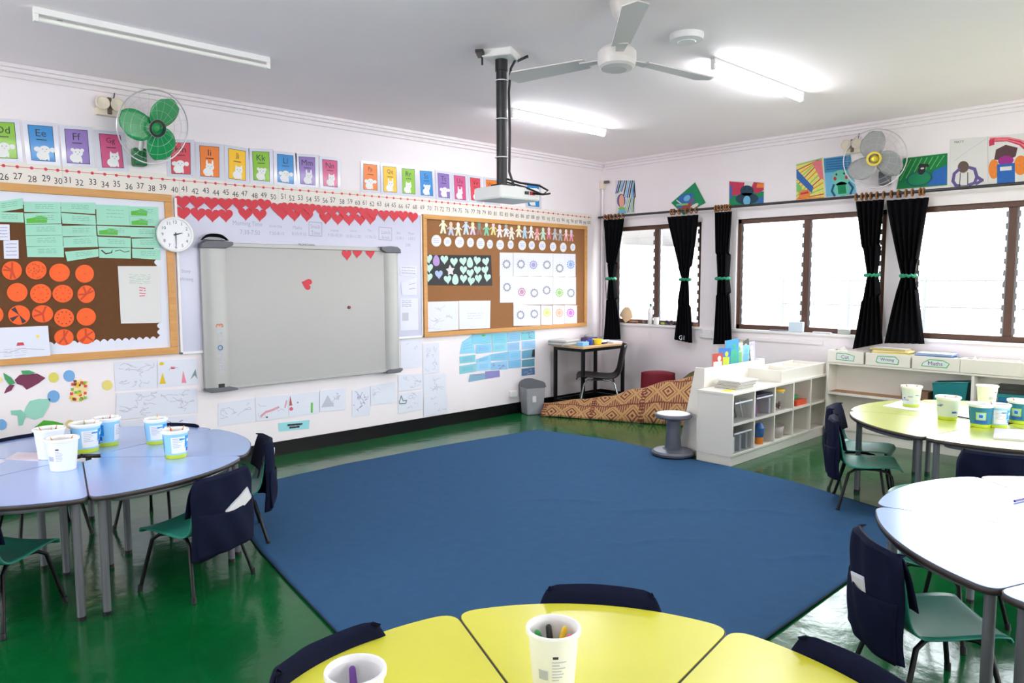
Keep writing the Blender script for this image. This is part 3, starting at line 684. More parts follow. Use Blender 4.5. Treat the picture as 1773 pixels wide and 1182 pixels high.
for i, (pts, lab) in enumerate((([(185,60),(462,45),(470,430),(185,455)], 'blank-looking pale sheet under the writing board right end, upper left of six'), ([(485,112),(705,100),(710,505),(490,530)], 'pencil drawing of small marks, upper right of six beside the blue papers'),
    ([(148,545),(480,525),(482,725),(152,770)], 'faint pencil drawing, middle left of six right of the interactive board'), ([(490,540),(800,530),(800,795),(500,825)], 'pencil drawing with two dark dots at the top, middle right of six'),
    ([(150,790),(482,760),(482,1010),(150,1072)], 'drawing of a grey house at its left edge, lower left of six'), ([(500,828),(820,805),(820,1060),(500,1115)], 'pale drawing nearest the black skirting, lower right of six'))):
    def dr(d, k, i=i):
        if i == 4: d.sline([(.04, .55), (.12, .85), (.2, .6), (.34, .6), (.3, .45), (.06, .48), (.04, .6)], .012, k, mat('crayon_slate', (120, 140, 140)))
        scribble((2, 9, 8, 9, 6, 5)[i], GREYINK, .004, 20+i)(d, k)
    sheet('drawing_paper', 'L', pts, PAPER, lab, 'drawing', .002+.0014*(i % 3), .001, cV, 'drawings between interactive board and blue papers', dr)

# ------------------------------------------------------------------ fish and dots below the brown pin board
def blob(name, pts, M, label, cat, extra=None, k0=.002, group=None, cr=cD):
    d = Dec('L'); q = quad_px('L', pts, cr); d.slab(q, k0, k0+.0012, M)
    if extra:
        for i, (pp, m2) in enumerate(extra): d.slab(quad_px('L', pp, cr), k0, k0+.0014+.0002*i, m2)
    return tag(d.build(name), label, cat, group)
MAROON = mat('maroon_paper', (112, 36, 74), .6, var=.2, scale=40); GRP = mat('leaf_green_paper', (66, 150, 96), .6, var=.2, scale=40)
blob('paper_fish', [(90,815),(120,785),(170,775),(230,775),(282,803),(240,835),(200,858),(165,875),(140,850),(105,840)], MAROON, 'maroon paper fish with green fins below the brown pin board', 'paper fish',
     [([(130,757),(180,755),(220,770),(180,782),(140,782)], GRP), ([(20,770),(70,800),(95,835),(60,850),(30,810)], GRP), ([(60,845),(90,845),(70,880),(25,900),(40,865)], MAROON)])
blob('paper_fish', [(160,985),(185,945),(240,932),(312,932),(300,985),(265,1045),(215,1062),(165,1045),(145,1025)], mat('sea_paper', (150, 206, 188), .6, var=.1), 'pale sea green paper fish above the blue table', 'paper fish',
     [([(65,1005),(130,1000),(160,1030),(140,1095),(115,1100),(110,1035),(70,1030)], mat('sea_paper2', (132, 196, 178), .6, var=.1))])
blob('paper_fish', [(215,1110),(270,1065),(330,1070),(390,1085),(400,1120),(340,1150),(230,1150)], mat('bright_leaf_paper', (70, 160, 40), .6, var=.3, scale=30), 'bright green paper fish low behind the tubs on the blue table', 'paper fish',
     [([(185,1165),(220,1100),(235,1150),(205,1180)], mat('teal_paper', (60, 150, 160)))])
CONF = [mat('confetti_%d' % i, c) for i, c in enumerate(((220, 60, 40), (240, 190, 40), (110, 60, 40), (120, 180, 60)))]
rr = random.Random(5)
ex = []
for i in range(26):
    x, y = rr.uniform(445, 535), rr.uniform(815, 940)
    x -= (y-880)*.12
    ex.append(([(x-9, y-8), (x+9, y-7), (x+8, y+8), (x-8, y+9)], CONF[i % 4]))
blob('paper_fish', [(475,820),(500,808),(545,850),(530,905),(505,950),(440,950),(437,910),(455,860)], mat('cream_card', (236, 214, 160)), 'cream paper fish covered in coloured confetti squares', 'paper fish', ex)
for x, y, r, c, lab in ((332,800,32,(214, 204, 96),'yellow paper dot beside the tail end of the maroon fish'), (428,790,36,(112, 164, 216),'blue paper dot below the brown pin board, right of a yellow dot'), (332,917,38,(112, 164, 216),'blue paper dot at the nose of the sea green fish'), (665,848,32,(228, 210, 120),'yellow paper dot at the edge of the pencil drawings'), (8,1092,34,(112, 164, 216),'blue paper dot at the photo left edge above the table'), (-6,815,20,(236,214,150),'cream paper dot at the photo left edge beside the maroon fish'), (435,1090,28,(222, 196, 130),'tan paper dot behind the tubs on the blue table')):
    blob('paper_dot', [(x+r*math.cos(2*PI*i/20), y+r*math.sin(2*PI*i/20)) for i in range(20)], mat('dot_%d' % c[0], c), lab, 'paper dot', group='paper dots around the fish')

# ------------------------------------------------------------------ things on the tan pin board
cDl = crop(730, 370, 6.332)
DOLL = [((236,226,190),(220,226,180),'cream'), ((222,180,140),(150,170,200),'tan and blue'), ((230,226,214),(214,214,170),'cream with grey hair'), ((180,196,214),(170,196,206),'grey blue'), ((230,220,140),(206,176,214),'yellow and lilac'), ((40,120,96),(110,50,40),'dark green'), ((210,230,214),(70,170,120),'white with a green vest'), ((236,190,190),(206,196,80),'pink with olive trousers'), ((226,206,206),(232,224,220),'white with pink face'), ((120,140,140),(216,220,214),'grey headed'), ((226,214,190),(226,224,210),'white with raised arms'), ((226,216,140),(230,226,200),'cream and yellow'), ((190,206,226),(140,190,216),'pale blue'), ((230,230,232),(228,226,224),'plain white'), ((222,90,110),(226,170,160),'red headed'), ((176,214,190),(160,206,180),'mint'), ((226,190,196),(200,50,90),'white with crimson shirt'), ((150,150,160),(160,160,170),'grey'), ((206,206,214),(120,120,130),'white and grey'), ((230,206,206),(216,120,110),'white with red legs'), ((206,190,216),(214,90,110),'lilac headed with red body')]
DP = [(235,130),(320,165),(400,170),(485,145),(560,160),(630,160),(710,170),(785,165),(855,190),(925,185),(985,215),(1065,190),(1130,205),(1200,205),(1265,225),(1330,220),(1395,215),(1460,225),(1520,235),(1582,235),(1640,240)]
K2 = .0205
for i, ((x, y), (hc, bc, nm)) in enumerate(zip(DP, DOLL)):
    a, bb = on_left(*cDl(x, y), .02); h = .165 if i in (0, 3) else .14
    hc, bc = tuple(int(q*.68+232*.32) for q in hc), tuple(int(q*.68+232*.32) for q in bc)
    HM = mat('doll_%d_%d_%d' % hc, hc); BM = mat('doll_%d_%d_%d' % bc, bc); d = Dec('L'); k0 = K2+.0012*(i % 2); k1 = k0+.001
    d.slab([(a+.022*math.cos(2*PI*j/14), bb+h*.33+.026*math.sin(2*PI*j/14)) for j in range(14)], k0, k1+.0002, HM)
    d.slab([(a-.02, bb+h*.18), (a-.055, bb-h*.02), (a-.045, bb-h*.07), (a-.02, bb+h*.04), (a-.024, bb-h*.12), (a-.04, bb-h*.48), (a-.014, bb-h*.48), (a, bb-h*.2), (a+.014, bb-h*.48), (a+.04, bb-h*.48), (a+.024, bb-h*.12), (a+.02, bb+h*.04), (a+.045, bb-h*.07), (a+.055, bb-h*.02), (a+.02, bb+h*.18)], k0, k1, BM)
    d.slab([(a-.015, bb+h*.16), (a+.015, bb+h*.16), (a+.015, bb-h*.1), (a-.015, bb-h*.1)], k1, k1+.0004, HM if i % 3 else BM)
    tag(d.build('paper_doll'), '%s paper child, %s from left along the tan board' % (nm, ORD[i]), 'paper doll', 'paper children along the top of the tan board')
CP = [(160,295,55,65),(283,307,42,52),(415,310,50,62),(535,315,38,52),(645,325,45,62),(748,333,33,50),(860,340,42,55),(975,338,33,48),(1102,345,43,55),(1207,345,34,48),(1322,350,38,52),(1440,362,35,50),(1552,368,36,52),(1657,367,28,42)]
for i, (x, y, rx, ry) in enumerate(CP):
    d = Dec('L'); q = quad_px('L', [(x-rx, y-ry), (x+rx, y-ry), (x+rx, y+ry), (x-rx, y+ry)], cDl, .02); d.quad(q)
    d.slab([d.st(.5+.5*math.cos(2*PI*j/24), .5+.5*math.sin(2*PI*j/24)) for j in range(24)], K2, K2+.001, PAPERW)
    d.sell(.5, .5, .4, .4, K2+.0014, PAPER); rows(3, LILINK, .25, .75, .65, .35, .004, i)(d, K2+.0018)
    tag(d.build('paper_disc'), 'white paper disc with blue writing, %s from the left below the paper children' % ORD[i], 'paper disc', 'white discs below the paper children')
sheet('black_panel', 'L', [(465,630),(862,632),(870,815),(468,812)], mat('black_card', (24, 24, 30)), 'black card panel with pale paper hearts on the tan board', 'card panel', .0192, .001, cC)
cBp = crop(730, 430, 7.879)
HP = [(95,150,0),(310,160,0),(440,190,0),(568,182,0),(755,172,0),(875,187,0),(200,165,1),(658,192,2),(100,275,0),(570,300,0),(665,345,0),(758,302,0),(868,302,0),(235,362,3),(390,300,4),(95,400,0),(355,430,0),(570,420,0),(675,452,0),(775,417,0),(893,402,0),(460,420,2)]
rws = ['first in the top row', 'third in the top row', 'fourth in the top row', 'fifth in the top row', 'seventh in the top row', 'last in the top row', '', '', 'first in the middle row', 'just right of the pale star', 'second right of the pale star', 'second from last in the middle row', 'last in the middle row', '', '', 'first in the bottom row', 'second in the bottom row', 'fourth in the bottom row', 'hanging below the black panel edge', 'second from last in the bottom row', 'last in the bottom row', '']
for i, (x, y, t) in enumerate(HP):
    a, bb = on_left(*cBp(x, y), .021); d = Dec('L'); k0 = .0205+.0012*(i % 3)
    if t in (0, 3): d.slab(heart_pts(a, bb, .1, .092, random.uniform(-.2, .2)), k0, k0+.001, MINTH if t == 0 else mat('pale_blue_paper', (160, 178, 222))); nm = 'paper_heart'; ct = 'paper heart'
    elif t == 4: d.slab([(a+(.06 if j % 2 == 0 else .032)*math.cos(2*PI*j/10+.4), bb+(.06 if j % 2 == 0 else .032)*math.sin(2*PI*j/10+.4)) for j in range(10)], k0, k0+.001, PAPERW); nm = 'paper_star'; ct = 'paper star'
    else: d.slab([(a+.042*math.cos(2*PI*j/20)*(1-.25*math.sin(2*PI*j/20)), bb+.056*math.sin(2*PI*j/20)) for j in range(20)], k0, k0+.001, MINTH if t == 2 else mat('lilac_paper', (176, 140, 200))); nm = 'paper_egg'; ct = 'paper egg'
    rows(2, GREYINK, .3, .7, .5, .4, .003, i)
    lab = {0: 'pale mint paper heart on the black panel, %s' % rws[i], 1: 'lilac paper egg between two hearts on the black panel', 2: 'pale mint paper egg on the black panel, %s' % ('in the top row' if i == 7 else 'in the bottom row'), 3: 'pale blue paper heart on the black panel', 4: 'white paper star in the middle of the black panel'}[t]
    tag(d.build(nm), lab, ct, 'paper shapes on the black panel')
sheet('drawing_paper', 'L', [(48,727),(490,717),(490,1105),(48,1140)], PAPER, 'white sheet with pencil marks at the lower left of the tan board', 'drawing', .0195, .001, cBp, None, scribble(9, GREYINK, .004, 31))
sheet('drawing_paper', 'L', [(494,713),(922,710),(915,1085),(497,1102)], PAPER, 'white sheet with three written lines, lower middle of the tan board', 'drawing', .0205, .001, cBp, None, rows(3, GREYINK, .25, .75, .55, .38, .004, 32))
cM = crop(860, 430, 8.44)
MA = [(25,220,60,405,125,230,'left'), (225,440,62,410,335,230,'second'), (440,635,66,410,515,240,'third'), (637,805,70,412,715,240,'fourth'), (807,980,74,415,900,290,'fifth'), (980,1132,78,415,1060,235,'sixth')]
MB_ = [(28,222,400,792,130,565), (222,440,410,822,345,635), (440,637,410,822,530,650), (637,805,412,822,710,610), (807,982,415,820,895,645), (980,1140,415,820,1065,650)]
MC_ = [(225,425,820,1130,328,970), (427,620,828,1125,530,955), (628,790,830,1115,715,935), (797,970,828,1108,895,940), (975,1155,828,1095,1060,940)]
FC = {(0, 2): (150, 150, 200), (0, 5): (130, 160, 214), (1, 4): (150, 190, 110), (1, 1): (190, 140, 170), (2, 2): (206, 206, 110), (2, 3): (226, 170, 140), (2, 4): (190, 110, 226)}
for r_, row in enumerate((MA, MB_, MC_)):
    for c_, t in enumerate(row):
        x0, x1, y0, y1, fx, fy = t[:6]; fc = FC.get((r_, c_ if r_ < 2 else c_))
        def dr(d, k, x0=x0, x1=x1, y0=y0, y1=y1, fx=fx, fy=fy, fc=fc):
            cx, cy = (fx-x0)/(x1-x0), 1-(fy-y0)/(y1-y0); HT = mat('flower_grey', (134, 136, 156)) if not fc else mat('flower_%d_%d' % fc[:2], fc)
            ax, ay = 75/(x1-x0), 85/(y1-y0)
            for j in range(12):
                an = 2*PI*j/12; d.sell(cx+.62*ax*math.cos(an), cy+.62*ay*math.sin(an), .16*ax, .16*ay, k, HT, 8)
                d.sline([(cx+.8*ax*math.cos(an), cy+.8*ay*math.sin(an)), (cx+1.15*ax*math.cos(an), cy+1.15*ay*math.sin(an))], .003, k, GREYINK)
            if fc: d.sell(cx, cy, .4*ax, .4*ay, k+.0003, HT)
            if not fc: d.sline([(cx+.45*ax*math.cos(2*PI*j/12), cy+.45*ay*math.sin(2*PI*j/12)) for j in range(13)], .004, k, GREYINK)
        cname = {None: 'uncoloured', (150, 150, 200): 'blue-violet tinted', (130, 160, 214): 'blue tinted', (150, 190, 110): 'green', (190, 140, 170): 'pink tinted', (206, 206, 110): 'yellow tinted', (226, 170, 140): 'peach tinted', (190, 110, 226): 'violet'}[fc]
        sheet('flower_sheet', 'L', [(x0, y0), (x1, y0+3), (x1, y1-3), (x0, y1)], PAPER, '%s flower drawing, %s from left in the %s row on the tan board' % (cname, ORD[c_], ('top', 'middle', 'bottom')[r_]), 'drawing', .0195+.0012*((c_+r_) % 3), .001, cM, 'flower drawings on the tan board', dr)
# blue papers under the tan board
cW = crop(780, 560, 10.744)
BQ = [[(215,340),(390,225),(462,545),(165,562)], [(395,200),(750,182),(745,370),(400,385)], [(470,395),(750,380),(750,530),(470,560)], [(165,615),(460,575),(460,712),(170,742)], [(470,665),(745,570),(745,690),(480,735)], [(480,740),(745,695),(745,855),(480,882)], [(165,790),(470,742),(470,890),(165,942)],
 [(760,182),(1045,170),(1040,360),(765,370)], [(770,380),(1040,365),(1040,500),(775,530)], [(750,570),(1070,520),(1070,680),(750,692)], [(750,725),(1060,690),(1060,850),(750,862)], [(1055,170),(1300,150),(1290,320),(1055,340)], [(1055,365),(1280,345),(1280,490),(1060,510)], [(1075,520),(1300,500),(1300,650),(1080,680)], [(1075,690),(1305,660),(1305,810),(1080,830)],
 [(1312,150),(1565,135),(1570,290),(1312,310)], [(1325,330),(1570,310),(1570,460),(1325,480)], [(1325,510),(1565,470),(1565,630),(1325,650)], [(1325,680),(1560,650),(1560,790),(1325,810)], [(1320,840),(1560,810),(1565,945),(1320,975)], [(360,945),(640,920),(640,1030),(330,1085)], [(642,890),(910,870),(915,990),(642,1030)]]
BL = ['slanted sheet at the upper left corner', 'top of the second column', 'second in the second column', 'second in the leftmost column', 'third in the second column, tilted', 'fourth in the second column', 'third in the leftmost column', 'top of the middle column', 'second in the middle column', 'third in the middle column', 'fourth in the middle column, with violet marks', 'top of the column right of the middle', 'second in the column right of the middle', 'third in the column right of the middle', 'lowest in the column right of the middle', 'top of the rightmost column', 'second in the rightmost column', 'third in the rightmost column, with a black mark', 'fourth in the rightmost column', 'lowest in the rightmost column, darkest', 'hanging lowest at the left with a dark fold', 'hanging lowest, violet at its right end']
BC = [(140,205,232),(130,200,226),(136,196,230),(128,196,210),(140,200,232),(150,204,236),(130,196,206),(124,200,222),(140,206,226),(130,190,222),(140,190,226),(134,192,222),(146,190,226),(130,196,232),(120,186,226),(120,200,212),(150,196,232),(100,160,190),(86,146,166),(80,116,160),(130,170,196),(140,130,190)]
for i, (q, lab, c) in enumerate(zip(BQ, BL, BC)):
    def dr(d, k, i=i):
        if i == 17: d.sflat([(.75, .1), (.98, .1), (.98, .95), (.8, .9)], k, INK)
        elif i == 1: d.sell(.6, .85, .1, .1, k, GRASS)
        elif i in (10, 15, 19): scribble(8, LILINK if i != 19 else INK2, .006, i)(d, k)
        elif i == 20: d.sflat([(.1, .95), (.95, .95), (.6, .72), (.2, .78)], k, INK2)
        else: rows(3, mat('blue_pen', (110, 150, 200)), .2, .8, .7, .35, .004, i)(d, k)
    sheet('blue_paper', 'L', q, mat('blue_paper_%d' % i, c, .7), 'light blue paper below the tan board, %s' % lab, 'paper', .002+.0012*(i % 3), .001, cW, 'blue papers below the tan board', dr)

# ------------------------------------------------------------------ wall fans and twin spot lamps
def wall_fan(px, off, side, bladeM, hubM, baseM, tilt, label, rad=.25, base_px=None):
    u, v = px; a, bb = on_left(u, v, off) if side == 'L' else on_right(u, v, off)
    hub = Vector((a, -off, bb)) if side == 'L' else Vector((-off, -a, bb))
    wp = Vector((a, 0, bb)) if side == 'L' else Vector((0, -a, bb))
    bu, bv = base_px; a2, b2 = on_left(bu, bv, .06) if side == 'L' else on_right(bu, bv, .06)
    bp = Vector((a2, 0, b2)) if side == 'L' else Vector((0, -a2, b2))
    out = Vector((0, -1, 0)) if side == 'L' else Vector((-1, 0, 0))
    root = empty('wall_fan', bp, 0, label, 'fan')
    def put(nm, b, **k): o = b.build(nm, root, **k); o.location = -bp; return o
    b = MB(); b.box(bp+out*.045, (.09, .09, .13), baseM); put('wall_bracket', b, bev=.012)
    b = MB(); b.tube([bp+out*.05+Vector((0, 0, .03)), bp+out*.12+Vector((0, 0, .09)), hub-tilt*.13, hub-tilt*.06], .018, WHITEPL, 10); put('arm', b, smooth=True)
    z = tilt.normalized(); x = z.cross(Vector((0, 0, 1))).normalized(); y = z.cross(x)*-1
    Mx = Matrix((x, y, z)).transposed().to_4x4(); Mx.translation = hub
    b = MB(); b.T = Mx; b.lathe([(0, -.15), (.05, -.14), (.062, -.1), (.06, -.04), (.03, -.02)], WHITEPL if side == 'L' else GREYPL, 20); put('motor', b, smooth=True)
    for kx in range(3):
        b = MB(); b.T = Mx @ Matrix.Rotation(kx*2*PI/3+(R(105) if side == 'L' else 1.2), 4, 'Z')
        def bl(s, t):
            r = .02+(rad*.84)*s; wid = (.035+.13*math.sin(PI*min(1, .1+.8*s))**.8)*rad/.25*(1-max(0, s-.85)*4.5)
            yy = (t-.42)*wid*1.25+ .05*s*s; return (r, yy, .012-.22*(yy)*.9)
        b.grid(bl, 12, 8, bladeM); put('blade', b, smooth=True, solid=.003)
    b = MB(); b.T = Mx; b.lathe([(0, .045), (.02, .044), (.034, .03), (.036, 0), (0, 0)], hubM, 20); b.lathe([(.055, .048), (.062, .05), (.062, .056), (.045, .056), (.045, .048), (.055, .048)], hubM if side == 'R' else BLACKPL, 24); put('hub', b, smooth=True)
    b = MB(); b.T = Mx; WM = mat('fan_guard_wire', (196, 196, 198), .3, metal=.4)
    def ring(r, zz, th):
        b.tube([(r*math.cos(2*PI*j/40), r*math.sin(2*PI*j/40), zz) for j in range(41)], th, WM, 5)
    ring(rad, 0, .005)
    for r, zz in ((.06, .055), (.12, .052), (.18, .042), (.22, .028)): ring(r*rad/.25, zz, .0007); ring(r*rad/.25, -zz-.01, .0006)
    for j in range(18):
        an = 2*PI*j/18; c, s = math.cos(an), math.sin(an)
        b.tube([(.06*c*rad/.25, .06*s*rad/.25, .055), (.15*c*rad/.25, .15*s*rad/.25, .048), (.22*c*rad/.25, .22*s*rad/.25, .028), (rad*c, rad*s, 0)], .0006, WM, 4)
        b.tube([(.06*c*rad/.25, .06*s*rad/.25, -.065), (.22*c*rad/.25, .22*s*rad/.25, -.038), (rad*c, rad*s, 0)], .0006, WM, 4)
    put('guard', b, smooth=True)
GFAN = mat('green_fan_plastic', (34, 150, 84), .3, coat=.3)
wall_fan((266, 220), .3, 'L', GFAN, GFAN, mat('green_bracket', (0, 104, 52), .4), Vector((.22, -1, -.34)).normalized(), 'wall fan with three green blades above the brown pin board', .262, (242, 272))
wall_fan((1514.5, 275), .28, 'R', mat('smoke_grey_blade', (150, 150, 152), .3), mat('gold_hub', (214, 190, 60), .25, metal=.5), GREYPL, Vector((-1, -.25, -.12)).normalized(), 'grey wall fan with a golden hub above the window curtains', .258, (1531, 308))
def twin_spot(px, side, label):
    u, v = px; a, bb = on_left(u, v, .06) if side == 'L' else on_right(u, v, .06)
    p = Vector((a, 0, bb)) if side == 'L' else Vector((0, -a, bb)); rz = 0 if side == 'L' else -PI/2
    root = empty('emergency_lamp', p, rz, label, 'lamp')
    b = MB(); b.box((0, -.025, -.045), (.17, .05, .05), CREAMPL); b.box((0, -.03, .0), (.03, .06, .12), mat('lamp_bracket', (96, 84, 70), .5)); b.build('housing', root, bev=.005)
    for sx in (-.05, .05):
        q = MB(); q.T = Matrix.Translation((sx, -.06, .012)) @ Matrix.Rotation(PI/2, 4, 'X'); q.lathe([(0, -.04), (.022, -.036), (.044, .0), (.048, .02), (.042, .024), (.04, .016), (0, .012)], CREAMPL, 20); q.build('spot_head', root, smooth=True)
    q = MB(); q.tube([(.03, -.02, .03), (.045, -.02, .09), (.05, -.012, .14)], .005, GREYPL, 6); q.build('cable', root, smooth=True)
twin_spot((190, 183), 'L', 'twin emergency spot lamp beside the green wall fan')
twin_spot((1475, 252), 'R', 'twin emergency spot lamp beside the grey wall fan')
# ------------------------------------------------------------------ curtains
RODX, RODZ = -0.10, 2.292
b = MB(); b.tube([(RODX, -.03, RODZ), (RODX, -8.8, RODZ)], .014, mat('dark_rod', (40, 38, 44), .35), 10)
root = empty('curtain_rod', (0, -.03, RODZ), 0, 'long dark curtain rod along the top of the window wall', 'curtain rod')
o = b.build('rod', root, smooth=True); o.location = (0, .03, -RODZ)
for y in (-.12, -1.62, -3.5, -5.3, -7.1):
    b = MB(); b.box((-.05, y, RODZ), (.1, .018, .018), BLACKMET); b.box((-.004, y, RODZ), (.008, .04, .06), BLACKMET); o = b.build('bracket', root); o.location = (0, .03, -RODZ)
RINGM = wood('ring_wood', (166, 108, 52), (120, 72, 32), .4)
def curtain(label, tl, tr, il, ir, bl, br, cr, seed, text=None):
    P = [on_right(*cr(*p), .1) for p in (tl, tr, il, ir, bl, br)]
    y = lambda p: -p[0]
    zt = (P[0][1]+P[1][1])/2; zi = (P[2][1]+P[3][1])/2; zl, zr = P[4][1], P[5][1]
    zt = min(zt, RODZ-.035)
    ctr = (y(P[2])+y(P[3]))/2
    root = empty('curtain', (RODX, ctr, zi), 0, label, 'curtain', 'black curtains tied in the middle')
    rr = random.Random(seed); ph = rr.uniform(0, 6)
    def fn(s, t):
        zb = zl+(zr-zl)*s; z = zt+(zb-zt)*t
        zq = zt+((zl+zr)/2-zt)*t
        if zq > zi:
            q = (zt-zq)/(zt-zi); e = q**1.15
            a, c = y(P[0])+(y(P[2])-y(P[0]))*e, y(P[1])+(y(P[3])-y(P[1]))*e
        else:
            q = (zi-zq)/(zi-(zl+zr)/2); e = q**.85
            a, c = y(P[2])+(y(P[4])-y(P[2]))*e, y(P[3])+(y(P[5])-y(P[3]))*e
        w = abs(c-a); amp = .016+.028*max(0, (.3-w))/.3
        x = RODX+amp*math.sin(2*PI*5.5*s+ph+.8*t)+.006*math.sin(9*t+ph)
        if w < .16: x = RODX+.035*math.sin(2*PI*3*s+ph)*(.5+w*3)
        return (x-RODX, a+(c-a)*s-ctr, z-zi)
    b = MB(); b.grid(fn, 44, 46, BLACKCLOTH); b.build('cloth', root, smooth=True, solid=.004)
    w = abs(y(P[2])-y(P[3]))/2+.012
    b = MB(); b.tube([(.05*math.sin(2*PI*j/20), w*math.cos(2*PI*j/20), .006*math.sin(3*j)) for j in range(21)], .016, GREENBAND, 6); b.ball((-.05, w*.55, 0), .022, GREENBAND, 8, (1, 1.3, .9)); b.build('tieback', root, smooth=True)
    n = 6
    for i in range(n):
        yy = y(P[0])+(y(P[1])-y(P[0]))*(.08+.84*i/(n-1)+rr.uniform(-.05, .05)); b = MB()
        b.tube([(.026*math.cos(2*PI*j/14), yy-ctr, RODZ-zi-.004+.03*math.sin(2*PI*j/14)) for j in range(15)], .008, RINGM, 6); b.build('ring', root, smooth=True)
    if text:
        d = Dec('R'); yb = y(P[5]); vs, fs, wd = text_mesh(text)
        b = MB(); b.add([(-.038, -x*.05+(yb-ctr)+.11, yv*.05+zr-zi+.06) for x, yv in vs], fs, PAPER); b.build('hem_lettering', root)
    return root
curtain('black tied curtain in the room corner behind the desk', (40,475), (150,470), (72,775), (98,775), (42,1085), (135,1085), cG, 1)
curtain('black tied curtain right of the corner window, white marking on its hem', (373,457), (528,450), (447,780), (480,778), (403,1085), (495,1105), cG, 2, 'G1')
curtain('narrow black tied curtain at the left side of the middle window, above the picture books', (610,437), (700,430), (627,775), (680,773), (606,1110), (706,1108), cG, 3)
curtain('black tied curtain, left one of the pair under the grey fan', (355,377), (508,372), (417,757), (467,757), (342,1135), (502,1105), cH, 4)
curtain('black tied curtain, right one of the pair under the grey fan, beside the right window', (520,372), (733,362), (597,760), (660,760), (508,1105), (708,1108), cH, 5)

# ------------------------------------------------------------------ children's pictures above the windows
def cm(n, c): return mat('pastel_'+n, c, .8, var=.2, scale=50)
G1, G2, B1, B2, R1, O1, Y1, K1, V1, P1 = cm('green', (20, 130, 84)), cm('leaf', (120, 190, 100)), cm('blue', (50, 100, 170)), cm('sky', (110, 180, 214)), cm('red', (190, 50, 84)), cm('orange', (226, 130, 50)), cm('yellow', (224, 214, 110)), cm('black', (40, 38, 46)), cm('violet', (100, 84, 140)), cm('peach', (226, 166, 140))
def art1(d, k):
    for i in range(11): x = .02+i*.1; d.sline([(x, .62+.02*i if i < 4 else .5), (min(.98, x+.18), .98)], .018, k+.0001*(i % 3), (B1, K1, B2)[i % 3])
    for i in range(6): x = .45+i*.09; d.sline([(x, .05), (min(.98, x+.2), .5)], .012, k, (B2, G2, K1)[i % 3])
    d.sell(.3, .4, .22, .2, k+.0005, V1); d.sell(.32, .38, .14, .2, k+.0009, P1); d.sflat([(.1, .02), (.55, .02), (.5, .16), (.2, .18)], k+.0012, B2); d.sell(.33, .17, .2, .04, k+.0015, G2)
def art2(d, k):
    d.sflat([(.02, .02), (.98, .02), (.98, .98), (.02, .98)], k, G1); d.sflat([(.02, .4), (.4, .02), (.75, .3), (.35, .8)], k+.0003, B1); d.sell(.35, .5, .13, .12, k+.0006, B2); d.sell(.58, .58, .12, .11, k+.0006, V1)
    d.sell(.72, .3, .2, .22, k+.0006, cm('brick', (150, 60, 60))); d.sell(.85, .55, .08, .18, k+.0007, PAPERW); d.sline([(.3, .1), (.6, .4)], .02, k+.0009, G2); d.sline([(.1, .2), (.5, .25)], .012, k+.0009, PAPERW)
def art3(d, k):
    d.sflat([(.02, .02), (.98, .02), (.98, .6), (.02, .55)], k, G1); d.sflat([(.02, .4), (.02, .98), (.45, .95), (.4, .5)], k+.0002, R1); d.sflat([(.6, .6), (.7, .98), (.98, .95), (.98, .65), (.8, .5)], k+.0002, R1); d.sflat([(.78, .75), (.98, .75), (.98, .93), (.8, .93)], k+.0004, O1); d.sflat([(.03, .35), (.03, .8), (.1, .85), (.1, .3)], k+.0004, B1)
    SL = cm('slate', (30, 60, 80)); d.sell(.52, .62, .19, .22, k+.0006, SL); d.sell(.52, .3, .32, .24, k+.0006, SL); d.sell(.52, .22, .1, .2, k+.0008, B2); d.sell(.45, .68, .03, .03, k+.0009, K1, 8); d.sell(.6, .68, .03, .03, k+.0009, K1, 8); d.sflat([(.78, .1), (.98, .1), (.98, .4), (.85, .3)], k+.0004, B1)
def art4(d, k):
    d.sflat([(.02, .02), (.98, .02), (.98, .98), (.02, .98)], k, Y1)
    for i in range(12): d.sline([(.02, .95-.14*i if i < 7 else .02), (.95, max(.02, 1.5-.14*i) if i > 3 else .98)], .01, k+.0003, (G2, R1, O1)[i % 3])
    d.sflat([(.02, .85), (.02, .6), (.55, .15), (.62, .3)], k+.0005, B1); d.sflat([(.6, .95), (.95, .95), (.98, .45), (.85, .5)], k+.0004, cm('rose', (226, 120, 130))); d.sell(.3, .14, .2, .12, k+.0008, O1); d.sline([(.18, .16), (.42, .18)], .02, k+.001, R1); d.sflat([(.02, .5), (.02, .25), (.25, .1), (.2, .35)], k+.0006, G2)
def art5(d, k):
    d.sflat([(.02, .02), (.98, .02), (.98, .98), (.02, .98)], k, B2); d.sflat([(.02, .62), (.98, .62), (.98, .98), (.02, .98)], k+.0002, cm('lake', (60, 140, 176)))
    for i in range(5): d.sline([(.1, .7+.06*i), (.9, .68+.06*i)], .012, k+.0004, B1)
    SG = cm('aqua', (110, 196, 176)); d.sell(.55, .45, .3, .2, k+.0006, SG); d.sell(.55, .18, .24, .18, k+.0006, SG); d.sell(.36, .45, .05, .05, k+.0009, R1, 10); d.sell(.74, .45, .05, .05, k+.0009, R1, 10); d.sell(.42, .55, .03, .03, k+.0009, K1, 8); d.sell(.68, .55, .03, .03, k+.0009, K1, 8)
    for pts in ([(.3, .3), (.22, .15), (.3, .03)], [(.8, .32), (.9, .18), (.8, .04)]): d.sline(pts, .02, k+.0009, cm('deep_teal', (20, 90, 96)))
    d.sflat([(.42, .06), (.68, .06), (.68, .28), (.42, .28)], k+.0009, G1)
